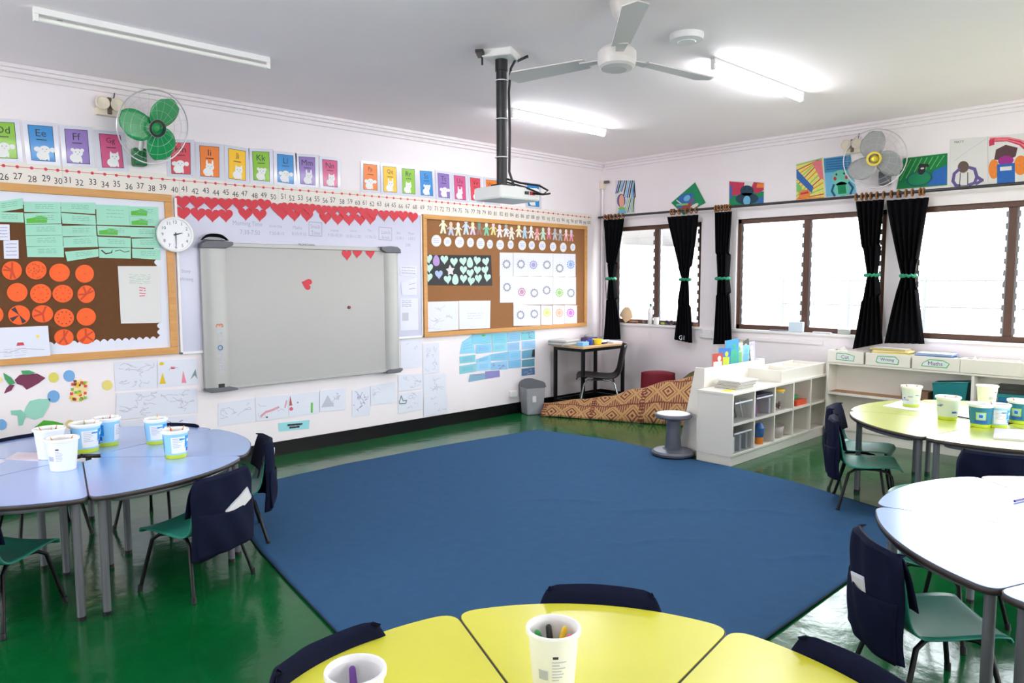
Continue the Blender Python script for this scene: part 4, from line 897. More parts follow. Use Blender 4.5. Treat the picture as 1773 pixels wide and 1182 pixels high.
def art6(d, k):
    d.sflat([(.01, .02), (.99, .02), (.99, .98), (.01, .98)], k, cm('emerald', (6, 120, 66))); d.sflat([(.62, .05), (.98, .05), (.98, .62), (.72, .5)], k+.0003, cm('cobalt', (40, 100, 176)))
    for i in range(7): d.sline([(.05+.12*i, .3+.05*i), (.2+.12*i, .92)], .006, k+.0005, G2)
    d.sell(.44, .3, .27, .24, k+.0006, cm('deep_teal', (20, 90, 96))); d.sell(.44, .3, .23, .2, k+.0009, G1); d.sell(.47, .55, .08, .14, k+.0011, K1); d.sflat([(.38, .66), (.42, .75), (.6, .72), (.62, .62)], k+.0013, K1); d.sell(.48, .6, .04, .03, k+.0015, PAPERW, 10)
def art7(d, k):
    d.stext('MATT', .25, .93, .045, k, K1); d.sell(.36, .42, .15, .12, k, cm('umber', (96, 80, 70)))
    for pts in ([(.25, .38), (.12, .3), (.08, .15), (.16, .06), (.26, .04)], [(.52, .4), (.66, .36), (.72, .2), (.66, .08), (.52, .05)], [(.72, .2), (.86, .12), (.7, .06)]): d.sline(pts, .025, k+.0002, V1)
    d.sline([(.28, .3), (.26, .04), (.48, .04), (.48, .3)], .006, k+.0003, K1); d.sline([(.1, .55), (.5, .75), (.95, .95)], .004, k, GREYINK)
def art8(d, k):
    for i in range(4): d.sline([(.05, .9+.02*i), (.5, .88+.02*i), (.8, .78+.03*i), (1.0, .62+.06*i)], .012, k, (R1, cm('rose', (226, 120, 130)))[i % 2])
    d.sflat([(.02, .8), (.16, .82), (.16, .96), (.02, .92)], k+.0003, R1)
    d.sflat([(.15, .52), (.2, .72), (.45, .8), (.75, .72), (.7, .55), (.55, .5), (.3, .5)], k+.0004, cm('dark_brown', (84, 56, 62))); d.sell(.45, .48, .2, .1, k+.0006, cm('plum', (150, 40, 130)))
    d.sell(.14, .33, .14, .2, k+.0004, O1); d.sell(.82, .36, .17, .2, k+.0004, O1); d.sflat([(.22, .02), (.68, .02), (.68, .42), (.22, .42)], k+.0008, cm('cobalt', (40, 100, 176))); d.sflat([(.3, .28), (.6, .28), (.6, .36), (.3, .36)], k+.001, PAPERW)
c1 = crop(1240, 280, 6.819)
ART = [([(105,272),(203,272),(206,442),(108,447)], cG, art1, 'narrow child picture of a girl in blue rain, above the corner curtain'), ([(515,278),(572,388),(455,452),(388,388)], cG, art2, 'tilted green and blue child picture above the second curtain'),
 ([(150,225),(575,238),(570,512),(148,532)], c1, art3, 'red, green and dark blue child picture above the middle window left end'), ([(55,187),(192,155),(205,362),(55,374)], cH, art4, 'child picture of slanted yellow and red hatching above the middle window'),
 ([(193,157),(335,138),(368,346),(206,362)], cH, art5, 'turquoise child picture of a round face with pink cheeks, left of the grey fan'), ([(600,157),(832,130),(830,300),(565,322)], cH, art6, 'emerald green and blue child picture right of the grey fan'),
 ([(842,62),(1035,48),(1035,300),(842,315)], cH, art7, 'mostly white child picture of a figure with violet arms'), ([(1038,48),(1240,30),(1240,283),(1040,300)], cH, art8, 'child picture of a brown and orange figure in a blue shirt')]
for i, (q, cr, fn, lab) in enumerate(ART): sheet('child_picture', 'R', q, PAPERW, lab, 'picture', .002+.0015*(i % 2), .001, cr, 'child pictures above the windows', fn)

# ------------------------------------------------------------------ conduit, trunking, socket, corner pipe
b = MB(); b.span((-.018, -1.46, .868), (0, -2.85, .905), WALL); tag(b.build('cable_trunking', bev=.003), 'painted cable trunking under the middle window sill', 'trunking')
b = MB(); b.span((-.03, -1.5, .865), (0, -1.66, .96), WHITEPL); b.box((-.031, -1.58, .93), (.004, .03, .02), WALL); tag(b.build('socket_box', bev=.004), 'white double socket box between the second and third curtains', 'socket')
b = MB(); b.tube([(-.022, -.028, .8), (-.022, -.028, 2.66)], .014, WALL, 8); b.box((-.03, -.035, 2.7), (.05, .06, .1), CREAMPL); b.box((-.03, -.09, 2.73), (.03, .08, .03), GREYPL); tag(b.build('conduit_pipe', smooth=True), 'painted conduit pipe with junction box in the room corner', 'pipe')
b = MB(); b.tube([(-.012, -.06, 2.26), (-.012, -.065, 1.6), (-.012, -.1, 1.2), (-.012, -.12, .9)], .004, BLACKPL, 6); tag(b.build('cable', smooth=True), 'thin black cable hanging on the window wall by the corner', 'cable')
u, v = 889, 690; a, bb = on_left(u, v, .03); b = MB(); b.span((a-.05, -.05, .2), (a+.05, 0, .27), WHITEPL); tag(b.build('socket_box', bev=.006), 'small white socket box low on the wall beside the waste bin', 'socket')

# ------------------------------------------------------------------ things on the window sills
SZ = SILL+.0015
def at_sill(u): # y on the sill front for an image column
    d = ray(u, 555); t = (0.01-CAM.x)/d.x; return (CAM+d*t).y
def lathe_thing(name, x, y, z, prof, M, label, cat, mats=None, n=20, group=None):
    b = MB(); b.T = Matrix.Translation((x, y, z)); b.lathe(prof, M, n, mats=mats); return tag(b.build(name, smooth=True), label, cat, group)
BT = WHITEPL; GC = mat('green_cap', (40, 110, 60), .4)
y = at_sill(1126); lathe_thing('glue_bottle', .01, y, SZ, [(0, 0), (.03, 0), (.031, .15), (.026, .18), (.014, .2), (.014, .215), (.016, .215), (.014, .245), (0, .247)], BT, 'white bottle with a green cap on the corner window sill', 'bottle', [BT]*5+[GC]*3)
y = at_sill(1083); b = MB(); b.T = Matrix.Translation((.012, y, SZ)) @ Matrix.Rotation(.15, 4, 'X'); b.prism([(.0, 0)]+[(0, 0)], 0, .001, PAPER) if False else None
b.add([(-.004, .0, 0)]+[(-.004, .11*math.cos(t*.1), .2*abs(math.sin(t*.1))) for t in range(4, 28)]+[(.004, 0, 0)]+[(.004, .11*math.cos(t*.1), .2*abs(math.sin(t*.1))) for t in range(4, 28)], [list(range(25))[::-1], list(range(25, 50))]+[(i, (i+1) % 25, 25+(i+1) % 25, 25+i) for i in range(25)], mat('pale_orange_card', (250, 214, 172)))
tag(b.build('paper_fan'), 'pale orange paper fan leaning behind the corner curtain on the sill', 'paper fan')
y = at_sill(1098); b = MB(); b.box((-.0, y, SZ+.014), (.035, .12, .028), mat('brown_box', (130, 84, 60))); tag(b.build('pencil_box', bev=.003), 'flat brown box on the corner window sill', 'box')
y = at_sill(1137); lathe_thing('tin_can', .0, y, SZ, [(0, 0), (.033, 0), (.033, .085), (.031, .085), (.03, .006)], WHITEPL, 'short white tin right of the green-capped bottle', 'tin')
y = at_sill(1115); lathe_thing('glass_jar', .005, y, SZ, [(0, 0), (.026, 0), (.028, .07), (.024, .085), (.024, .095)], PALECLEAR, 'small clear jar left of the green-capped bottle', 'jar')
y = at_sill(1160); b = MB()
for s_ in (-.032, .032): b.tube([(-.005+.0*j, y+s_+.026*math.cos(2*PI*j/14), SZ+.03+.024*math.sin(2*PI*j/14)) for j in range(15)], .006, mat('goggle_frame', (60, 50, 70), .4), 6)
b.tube([(-.005, y-.058, SZ+.03), (.03, y-.07, SZ+.02), (.03, y+.07, SZ+.02), (-.005, y+.058, SZ+.03)], .005, BLACKPL, 6); tag(b.build('goggles', smooth=True), 'dark goggles lying on the corner window sill', 'goggles')
y = at_sill(1149); b = MB(); b.box((-.0, y, SZ+.012), (.03, .05, .024), mat('lime_eraser', (150, 170, 70))); tag(b.build('sponge', bev=.004), 'small lime green sponge on the corner window sill', 'sponge')
y = at_sill(1206); b = MB(); b.box((-.0, y, SZ+.018), (.035, .06, .036), mat('tan_box', (170, 120, 90))); b.box((-.0, y, SZ+.04), (.04, .064, .008), V1); tag(b.build('small_box', bev=.002), 'small tan box with violet lid right of the second curtain', 'box')
y = at_sill(1380); b = MB(); b.T = Matrix.Translation((.0, y, SZ)); b.box((0, 0, .05), (.04, .15, .1), mat('pale_blue_card', (206, 222, 236), .5)); tag(b.build('card_box', bev=.003), 'pale blue-white card box on the middle window sill', 'box')
y = at_sill(1350); b = MB(); b.T = Matrix.Translation((-.004, y, SZ+.006)) @ Matrix.Rotation(.1, 4, 'Z'); b.box((0, 0, 0), (.03, .19, .01), mat('grey_ruler', (110, 112, 130), .4)); tag(b.build('ruler'), 'grey ruler lying left of the card box on the sill', 'ruler')
y = at_sill(1463); b = MB(); b.T = Matrix.Translation((-.0, y, SZ)); b.box((0, 0, .022), (.045, .11, .044), mat('grey_translucent_tub', (190, 192, 190), .3)); b.box((0, 0, .047), (.05, .115, .008), WHITEPL); tag(b.build('plastic_tub', bev=.004), 'small grey plastic tub on the middle window sill beside the curtain', 'tub')
y = at_sill(1425); b = MB(); b.box((-.0, y, SZ+.005), (.045, .18, .008), PAPER); tag(b.build('paper_stack'), 'flat white papers on the middle window sill', 'papers')

# ------------------------------------------------------------------ ceiling things
TUBE = emis('fluorescent_tube', (.93, .96, 1, 1), 55)
TUBEOFF = mat('unlit_tube', (236, 234, 226), .3)
def batten(x0, x1, y, lit, label):
    root = empty('tube_light', ((x0+x1)/2, y, H), 0, label, 'ceiling light', 'tube lights on the ceiling'); L = (x1-x0)/2
    b = MB(); b.box((0, 0, -.018), (2*L, .036, .036), WHITEPL); b.build('batten_housing', root, bev=.004)
    for s in (-1, 1):
        b = MB(); b.box((s*(L-.012), 0, -.054), (.024, .03, .04), WHITEPL); b.build('lamp_holder', root, bev=.003)
    b = MB(); b.tube([(-L+.022, 0, -.06), (L-.022, 0, -.06)], .013, TUBE if lit else TUBEOFF, 12); b.build('tube', root, smooth=True)
    if not lit:
        b = MB(); b.lathe([(0, -.04), (.012, -.04), (.012, 0), (0, 0)], mat('starter_grey', (150, 160, 156)), 10, (-L+.13, .028, -.012)); b.build('starter', root)
    else:
        li = bpy.data.lights.new('tube_glow', 'AREA'); li.shape = 'RECTANGLE'; li.size = 2*L-.06; li.size_y = .03; li.energy = 6; li.color = (.93, .96, 1.0)
        o = bpy.data.objects.new('tube_glow', li); C.objects.link(o); o.location = ((x0+x1)/2, y, H-.08)
batten(-6.31, -5.0, -1.33, False, 'unlit tube light batten on the ceiling at upper left')
batten(-6.31, -5.0, -3.3, True, 'tube light on the ceiling above the top edge of the photo, over the rug')  # unseen; placed by the tube grid, lit to brighten the ceiling
batten(-2.88, -1.63, -1.38, True, 'lit tube light on the ceiling near the projector pole')
batten(-2.88, -1.58, -3.30, True, 'lit tube light on the ceiling near the windows')
for x0, x1, y, l in ((-9.3, -8.0, -3.3, 1), (-2.88, -1.58, -6.6, 1), (-9.3, -8.0, -6.6, 1)): batten(x0, x1, y, bool(l), 'added tube light on the ceiling behind the viewpoint, %s' % ('over the left side' if x0 < -9 and y > -4 else 'over the front yellow tables' if x0 == -6.3 else 'over the right side' if x0 > -3 else 'over the back corner'))  # unseen tubes added behind the camera as extra room light
b = MB(); b.T = Matrix.Translation((-3.395, -3.438, H)); b.lathe([(0, -.045), (.05, -.045), (.055, -.04), (.095, -.035), (.1, -.012), (.1, 0)], WHITEPL, 28); tag(b.build('smoke_detector', smooth=True), 'round white smoke detector on the ceiling right of the fan', 'smoke detector')
# ceiling fan
hub = Vector((-4.159, -3.523, 2.66))
root = empty('ceiling_fan', hub, 0, 'white ceiling fan with three long blades', 'fan')
FANW = mat('fan_white', (214, 208, 206), .4, var=.02)
tilt = Matrix.Rotation(R(4), 4, Vector((-.6, .8, 0)))
b = MB(); b.T = Matrix.Translation((0.02, -.03, H-hub.z-.0)); b.lathe([(0, 0), (.075, 0), (.078, -.03), (.06, -.09), (.03, -.135), (.016, -.14), (0, -.14)], FANW, 24); b.build('canopy', root, smooth=True)
b = MB(); b.tube([(.02, -.03, H-hub.z-.12), (0, 0, .05)], .011, FANW, 10); b.build('down_rod', root, smooth=True)
b = MB(); b.T = tilt; b.lathe([(0, -.055), (.05, -.058), (.08, -.05), (.092, -.04), (.1, -.015), (.1, .03), (.082, .05), (.03, .06), (0, .06)], FANW, 32); b.build('motor_housing', root, smooth=True)
for a in (-14, 106, 226):
    q = MB(); q.T = tilt @ Matrix.Rotation(R(a), 4, 'Z')
    q.prism([(.1, -.02), (.2, -.03), (.2, .03), (.1, .02)], .0, .006, FANW)
    o = q.build('blade_arm', root)
    q = MB(); q.T = tilt @ Matrix.Rotation(R(a), 4, 'Z') @ Matrix.Rotation(R(9), 4, 'X'); q.prism([(.17, -.05), (.62, -.062), (.65, .0), (.6, .062), (.17, .045)], .004, .01, FANW); q.build('blade', root, bev=.002)
# projector on its ceiling pole
px, py = -3.976, -2.447
root = empty('projector_mount', (px, py, H), 0, 'black projector pole with cables hanging from a white ceiling plate', 'projector pole')
b = MB(); b.box((0, 0, -.025), (.2, .2, .05), WHITEPL, Matrix.Rotation(.5, 3, 'Z')); b.build('ceiling_plate', root, bev=.01)
b = MB(); b.tube([(0, 0, -.04), (0, 0, -.84)], .034, BLACKPL, 16); b.tube([(0, 0, -.05), (0, 0, -.12)], .04, BLACKPL, 16); b.build('pole', root, smooth=True)
for z in (-.18, -.42, -.66): b = MB(); b.tube([(.042*math.cos(j*.4), .042*math.sin(j*.4), z) for j in range(17)], .003, WHITEPL, 5); b.tube([(.04, -.01, z), (.13, -.06, z+.01)], .002, WHITEPL, 5); b.build('cable_tie', root)
b = MB(); b.tube([(.08, -.06, -.03), (.05, -.035, -.1), (.038, -.028, -.25), (.044, -.03, -.5), (.038, -.03, -.75), (.06, -.06, -.86)], .008, BLACKPL, 8); b.tube([(.14, -.1, -.02), (.09, -.06, -.05), (.08, -.06, -.03)], .01, BLACKPL, 6); b.build('cable', root, smooth=True)
b = MB(); b.box((-.14, .04, -.03), (.12, .05, .02), BLACKPL, Matrix.Rotation(.7, 3, 'Z')); b.tube([(-.11, .06, -.03), (-.11, .06, -.09)], .006, BLACKPL, 6); b.build('anchor_bracket', root)
root = empty('projector', (px, py, 2.035), R(-2), 'white projector at the foot of the black ceiling pole', 'projector')
PRW = mat('projector_white', (226, 226, 226), .35, var=.02)
b = MB(); b.box((0.07, .03, .045), (.34, .27, .085), PRW); b.build('body', root, bev=.014)
b = MB(); b.box((0.0, 0, .093), (.1, .1, .02), BLACKPL); b.build('mount_shoe', root)
b = MB(); b.T = Matrix.Translation((0.02, .166, .05)) @ Matrix.Rotation(PI/2, 4, 'X'); b.lathe([(0, .01), (.03, .01), (.034, 0), (.034, -.02)], BLACKPL, 20); b.build('lens', root, smooth=True)
b = MB(); b.box((.17, -.108, .05), (.04, .006, .022), mat('red_plug', (190, 40, 50), .4)); b.box((.12, -.108, .05), (.03, .006, .02), BLACKPL); b.build('port_panel', root)
b = MB(); b.tube([(.02, -.02, .14), (.1, -.07, .115), (.2, -.14, .1), (.25, -.17, .07), (.23, -.15, .045), (.17, -.11, .05)], .007, BLACKPL, 8); b.tube([(.02, -.02, .12), (.12, -.1, .085), (.2, -.17, .04), (.26, -.18, .05)], .006, BLACKPL, 8); b.build('cables', root, smooth=True)
# ------------------------------------------------------------------ blue rug
def rug():
    def lerp(poly, t):
        L = [0]
        for i in range(len(poly)-1): L.append(L[-1]+math.dist(poly[i], poly[i+1]))
        q = t*L[-1]
        for i in range(len(poly)-1):
            if q <= L[i+1] or i == len(poly)-2:
                s = (q-L[i])/(L[i+1]-L[i]); return tuple(poly[i][j]+s*(poly[i+1][j]-poly[i][j]) for j in (0, 1))
    far = [(-5.12, -.80), (-4.14, -.715), (-2.95, -.777), (-2.04, -.86)]; near = [(-5.76, -4.52), (-4.36, -4.535), (-3.4, -4.53), (-2.33, -4.53)]
    left = [(-5.12, -.80), (-5.37, -1.5), (-5.49, -2.02), (-5.585, -2.6), (-5.68, -3.24), (-5.76, -4.52)]; right = [(-2.04, -.86), (-1.88, -1.7), (-1.90, -2.3), (-1.965, -2.62), (-1.965, -2.98), (-2.02, -3.56), (-2.2, -4.18), (-2.33, -4.53)]
    rr = random.Random(3)
    folds = [((-3.9, -2.35), (-3.35, -2.9), .006, .03), ((-3.55, -3.0), (-3.0, -3.5), .009, .028), ((-3.0, -3.5), (-2.7, -3.9), .007, .03), ((-4.0, -3.4), (-3.5, -3.75), .006, .025), ((-2.9, -2.1), (-2.5, -2.4), .005, .03), ((-3.6, -4.1), (-3.2, -4.45), .01, .03), ((-2.75, -4.0), (-3.0, -4.5), .012, .04), ((-5.62, -4.1), (-5.3, -3.2), .006, .03), ((-3.0, -4.2), (-2.5, -4.25), .014, .05)]
    def h(x, y):
        z = .011+.0025*math.sin(3.1*x+1.3*y)*math.sin(2.3*y-x)
        for (x0, y0), (x1, y1), a, w in folds:
            dx, dy = x1-x0, y1-y0; L2 = dx*dx+dy*dy; t = max(0, min(1, ((x-x0)*dx+(y-y0)*dy)/L2))
            d = math.hypot(x-x0-t*dx+.03*math.sin(9*t), y-y0-t*dy); z += 1.8*a*math.exp(-(d/w)**2)*(.4+.6*math.sin(PI*t))
        return z
    def fn(s, t):
        f, n = lerp(far, s), lerp(near, s); l, r = lerp(left, t), lerp(right, t)
        p = [(1-t)*f[i]+t*n[i]+(1-s)*l[i]+s*r[i]-((1-s)*(1-t)*far[0][i]+s*(1-t)*far[-1][i]+(1-s)*t*near[0][i]+s*t*near[-1][i]) for i in (0, 1)]
        return (p[0], p[1], h(*p))
    b = MB(); M = mat('blue_rug_wool', (47, 83, 119), .95, var=.12, scale=14, bump=.5, bscale=420, spec=.15)
    b.grid(fn, 150, 150, M); o = b.build('rug', smooth=True, solid=.008); tag(o, 'large plain blue rug covering the middle of the green floor', 'rug')
    q = MB()
    for poly in (far, near, left, right):
        pts = [lerp(poly, i/40) for i in range(41)]; q.tube([(x, y, h(x, y)-.001) for x, y in pts], .0055, mat('dark_rug_binding', (22, 36, 62), .9), 6)
    e = q.build('binding', o, smooth=True); e.location = -o.location
rug()

# ------------------------------------------------------------------ wedge tables in four rings
def wedge_outline(Rr, rin, gap=.004, ha=R(30)):
    # bisector along +x, ring centre at origin
    c, s = math.cos(ha), math.sin(ha); nrm = (-s, c)  # upper seam normal
    def seam(r): # point on the upper seam edge (shifted in by gap)
        return (r*c+gap*s, r*s-gap*c)
    up = [seam(rin)]
    k = .055
    a0 = ha-k/Rr*1.1
    A = seam(Rr-k); B = seam(Rr-.001); Cc = (Rr*math.cos(a0), Rr*math.sin(a0))
    up += [tuple((1-t)**2*A[i]+2*t*(1-t)*B[i]+t*t*Cc[i] for i in (0, 1)) for t in [j/6 for j in range(7)]]
    arc = [(Rr*math.cos(a), Rr*math.sin(a)) for a in [a0-2*a0*j/22 for j in range(1, 22)]]
    return up+arc+[(p[0], -p[1]) for p in up[::-1]]
def make_wedge(Rr, TH, TOPM, rin=.1, ha=R(30)):
    root = empty('wedge_table', (0, 0, 0)); ox = .55*Rr
    out = [(x-ox, y) for x, y in wedge_outline(Rr, rin, ha=ha)]
    b = MB(); b.prism(out, TH-.022, TH, TOPM); b.build('tabletop', root, bev=.0025)
    b = MB(); n = len(out); cen = (sum(p[0] for p in out)/n, sum(p[1] for p in out)/n)
    o2 = []
    for i in range(n):
        p, q = out[i-1], out[(i+1) % n]; t = Vector((q[0]-p[0], q[1]-p[1])).normalized(); o2.append((out[i][0]-t.y*0.0, out[i][1]))
    nr = []
    for i in range(n):
        p, q = out[i-1], out[(i+1) % n]; t = Vector((q[0]-p[0], q[1]-p[1])).normalized(); nn = Vector((t.y, -t.x))
        if nn.dot(Vector((out[i][0]-cen[0], out[i][1]-cen[1]))) < 0: nn = -nn
        nr.append((out[i][0]+nn.x*.0022, out[i][1]+nn.y*.0022))
    vs = [(p[0], p[1], TH-.0235) for p in nr]+[(p[0], p[1], TH-.002) for p in nr]
    b.add(vs, [(i, (i+1) % n, n+(i+1) % n, n+i) for i in range(n)], EDGE); b.build('edging', root, smooth=True, solid=.003)
    b = MB(); sc = [(p[0]+(cen[0]-p[0])*.24, p[1]+(cen[1]-p[1])*.24) for p in out]
    b.tube([(x, y, TH-.036) for x, y in sc]+[(sc[0][0], sc[0][1], TH-.036)], .0125, GREYMET, 8); b.build('frame', root, smooth=True)
    a1 = ha-.055/Rr; r1 = Rr-.06
    legs = [(r1*math.cos(a1)-ox, r1*math.sin(a1)), (r1*math.cos(a1)-ox, -r1*math.sin(a1)), (rin+.085-ox, .035), (rin+.085-ox, -.035)]
    for x, y in legs[:2]+[(rin+.10-ox, 0)]:
        b = MB(); b.tube([(x, y, .006), (x, y, TH-.023)], .0175, GREYMET, 16); lg = b.build('leg', root, smooth=True)
        b = MB(); b.tube([(x, y, 0), (x, y, .02)], .0185, BLACKPL, 16); b.build('foot_cap', lg, smooth=True)
    return root
def ring(cx, cy, Rr, TH, TOPM, off, ks, group, labels, step=60):
    proto = None
    for k, lab in zip(ks, labels):
        o = make_wedge(Rr, TH, TOPM, ha=R(step/2)) if proto is None else copy_tree(proto); proto = proto or o
        an = R(off+step/2+step*k); o.location = (cx+.55*Rr*math.cos(an), cy+.55*Rr*math.sin(an), 0); o.rotation_euler = (0, 0, an)
        tag(o, lab, 'table', group)
BLUE = (-6.24, -1.54, .858, .575); YEL = (-6.195, -5.07, .79, .55); WHT = (-3.84, -5.74, .92, .59); GRN = (-1.6, -4.71, .885, .578)
ring(*BLUE, BLUETOP, 18.7, (0, 1, 2, 3, 4, 5), 'light blue wedge tables of the left ring', ['light blue wedge table of the left ring, on its far right side', 'light blue wedge table of the left ring, far side nearest the wall fish', 'light blue wedge table of the left ring, far left behind the white tubs', 'light blue wedge table of the left ring, at the photo left edge', 'light blue wedge table of the left ring, front one under the plain white bucket', 'light blue wedge table of the left ring, front right one holding the lone printed tub'])
ring(*YEL, YELTOP, 9, (0, 1, -1, 2), 'yellow wedge tables of the front ring', ['bright yellow wedge table at the front middle, under the white marker tub', 'bright yellow wedge table at the front left, with a tub cut by the photo edge', 'bright yellow wedge table at the front right', 'bright yellow wedge table at the far left of the front ring, mostly outside the photo'])
ring(*WHT, BLUETOP, 52.5, (0, 1, 2, -1), 'pale blue wedge tables of the right ring', ['pale glaring wedge table of the right ring, far side behind the long seam', 'pale blue wedge table of the right ring beside the navy-bagged chair with teal seat', 'pale blue wedge table of the right ring, nearest corner at the photo right edge', 'pale wedge table of the right ring, far right beyond the notch in its edge'], 53.3)
ring(*GRN, LIMETOP, 48, (0, 1, 2, 3, 4, 5), 'yellow wedge tables of the far right ring', ['glaring yellow wedge table by the window shelf, at its far side', 'yellow wedge table by the window shelf, under the scribbled tub on white paper', 'yellow wedge table by the window shelf, near edge with the two leg pairs', 'yellow wedge table by the window shelf, near side at the dark bagged chair back', 'yellow wedge table by the window shelf, right near side outside the photo', 'yellow wedge table by the window shelf, right far side outside the photo'])

# ------------------------------------------------------------------ school chairs and chair bags
def shell(bm, sc, prof, wd, M, nu=14, nv=26):
    def interp(t):
        q = t*(len(prof)-1); i = min(int(q), len(prof)-2); f = q-i
        p0 = prof[max(0, i-1)]; p1 = prof[i]; p2 = prof[i+1]; p3 = prof[min(len(prof)-1, i+2)]
        w0, w1, w2, w3 = wd[max(0, i-1)], wd[i], wd[i+1], wd[min(len(prof)-1, i+2)]
        cr = lambda a, b_, c, d: .5*(2*b_+(c-a)*f+(2*a-5*b_+4*c-d)*f*f+(3*b_-a-3*c+d)*f**3)
        return cr(p0[0], p1[0], p2[0], p3[0]), cr(p0[1], p1[1], p2[1], p3[1]), cr(w0, w1, w2, w3)
    def fn(s, t):
        y, z, w = interp(t); u = 2*s-1
        e = 1.0
        if t > .93: e = math.sqrt(max(0, 1-((t-.93)/.07)**2*.35))
        if t < .05: e = math.sqrt(max(0, 1-((.05-t)/.05)**2*.2))
        seatness = max(0, min(1, (.5-t)/.2)); backness = 1-seatness
        z2 = z+seatness*.012*u*u*(1 if t > .1 else .3); y2 = y+backness*.03*u*u
        return (u*w*e*sc, y2*sc, z2*sc)
    bm.grid(fn, nu, nv, M)
CPROF = [(.19, .282), (.178, .298), (.12, .303), (.0, .296), (-.11, .298), (-.16, .312), (-.185, .35), (-.2, .42), (-.215, .5), (-.232, .572)]
CW = [.165, .172, .176, .178, .178, .176, .17, .172, .172, .15]
def make_chair(name='school_chair', PM=TEAL, sc=1.0, LM=BLACKMET):
    root = empty(name, (0, 0, 0))
    b = MB(); shell(b, sc, CPROF, CW, PM); b.build('seat_shell', root, smooth=True, solid=.007*sc)
    for sx in (-1, 1):
        for path in ([(sx*.11, .03, .284), (sx*.13, .09, .28), (sx*.148, .125, .255), (sx*.19, .175, .004)], [(sx*.11, -.02, .284), (sx*.13, -.085, .28), (sx*.148, -.125, .255), (sx*.195, -.19, .004)]):
            b = MB(); b.tube([tuple(q*sc for q in p) for p in path], .0095*sc**.5, LM, 10); lg = b.build('leg', root, smooth=True)
            e = path[-1]; b = MB(); b.tube([(e[0]*sc, e[1]*sc, 0), (e[0]*sc*.985, e[1]*sc*.985, .028)], .0122*sc**.5, BLACKPL, 10); b.build('foot_cap', lg, smooth=True)
    b = MB()
    for sx in (-1, 1): b.tube([(sx*.11*sc, .05*sc, .284*sc), (sx*.11*sc, -.04*sc, .284*sc)], .0105*sc, LM, 8)
    b.tube([(-.11*sc, .03*sc, .284*sc), (.11*sc, .03*sc, .284*sc)], .0105*sc, LM, 8); b.build('under_frame', root, smooth=True)
    return root
def make_bag():
    root = empty('chair_bag', (0, 0, 0)); W = .186
    rr = random.Random(4); ph = [rr.uniform(0, 6) for _ in range(6)]
    path = [(-.168, .40), (-.182, .46), (-.2, .53), (-.214, .578), (-.232, .592), (-.25, .58), (-.25, .5), (-.247, .42), (-.244, .34), (-.241, .27), (-.236, .205)]
    def fn(s, t):
        q = t*(len(path)-1); i = min(int(q), len(path)-2); f = q-i
        y = path[i][0]+(path[i+1][0]-path[i][0])*f; z = path[i][1]+(path[i+1][1]-path[i][1])*f
        u = 2*s-1; curv = .03*u*u; w = W*(1-.1*max(0, 1-abs(t-.4)*9)) if False else W
        if z > .5: w -= .03*((z-.5)/.09)**2
        wr = .006*math.sin(7*u+ph[0]+9*z)*math.sin(14*z+ph[1])*(1 if t > .45 else .2)
        side = max(0, abs(u)-.86)/.14
        back = t > .4
        y2 = y+curv-(wr if back else 0)+(side*side*.03 if back else -side*side*.004)
        if t > .55: y2 -= .008*math.sin(PI*min(1, (t-.55)/.45))*(1-u*u)
        zz = z-(.012*math.cos(2*u+ph[2]) if t > .95 else 0)
        return (u*w, y2, zz)
    b = MB(); b.grid(fn, 26, 44, NAVY); b.build('sleeve', root, smooth=True, solid=.005)
    def pk(s, t):
        u = 2*s-1; z = .212+(.225-.03*math.cos(1.2*u))*t
        y = -.247+.03*u*u-.016*math.sin(PI*min(1, .15+.75*t))*(1-u**4)-.016*t*(1-u*u)+.004*math.sin(8*u+5*t); return (u*(W-.003), y+.004, z)
    b = MB(); b.grid(pk, 24, 16, NAVY); b.build('pocket', root, smooth=True, solid=.005)
    return root
chair0 = make_chair(); bag0 = make_bag(); used = [False, False]
def seat(cx, cy, phi, r, label, bag=None, face=None, pos=None):
    o = chair0 if not used[0] else copy_tree(chair0); used[0] = True
    x, y = pos if pos else (cx+r*math.cos(R(phi)), cy+r*math.sin(R(phi)))
    f = R(face if face is not None else phi+180); rz = f-PI/2
    o.location = (x, y, 0 if not (-5.5 < x < -2.1 and -4.5 < y < -.8) else .0); o.rotation_euler = (0, 0, rz); tag(o, label, 'chair', 'teal school chairs around the tables')
    if bag:
        g = bag0 if not used[1] else copy_tree(bag0); used[1] = True
        g.location = o.location; g.rotation_euler = o.rotation_euler; tag(g, bag, 'chair bag', 'navy chair bags')
    return x, y, rz
def in_pocket(spot, M, label, dx=.05, tilt=.3, size=(.2, .006, .12), name='folded_paper', z=.44):
    x, y, rz = spot; b = MB(); b.T = Matrix.Translation((x, y, 0)) @ Matrix.Rotation(rz, 4, 'Z') @ Matrix.Translation((dx, -.253, z)) @ Matrix.Rotation(tilt, 4, 'Y') @ Matrix.Rotation(.1, 4, 'X')
    b.box((0, 0, 0), size, M); b.box((0, -.004, -.005), (size[0]*.9, .002, size[2]*.9), PAPERW); return tag(b.build(name, bev=.0015), label, 'paper')
bx, by = BLUE[:2]
sA = seat(bx, by, -65, .775, 'teal school chair with black legs in front of the blue tables, seat facing left', 'navy chair bag with white papers sticking out, on the chair before the blue tables', face=113)
in_pocket(sA, mat('grey_white_paper', (190, 190, 196)), 'white folded paper sticking out of the nearest left chair bag', .045, -.5, (.17, .006, .07), z=.425)
sB = seat(bx, by, -18, .735, 'teal school chair at the blue tables, seen from its side next to the rug edge', 'navy chair bag seen from the side next to the rug edge')
in_pocket(sB, mat('lilac_white_paper', (206, 206, 226)), 'white rolled paper in the chair bag beside the rug edge', .03, .2, (.1, .008, .16))
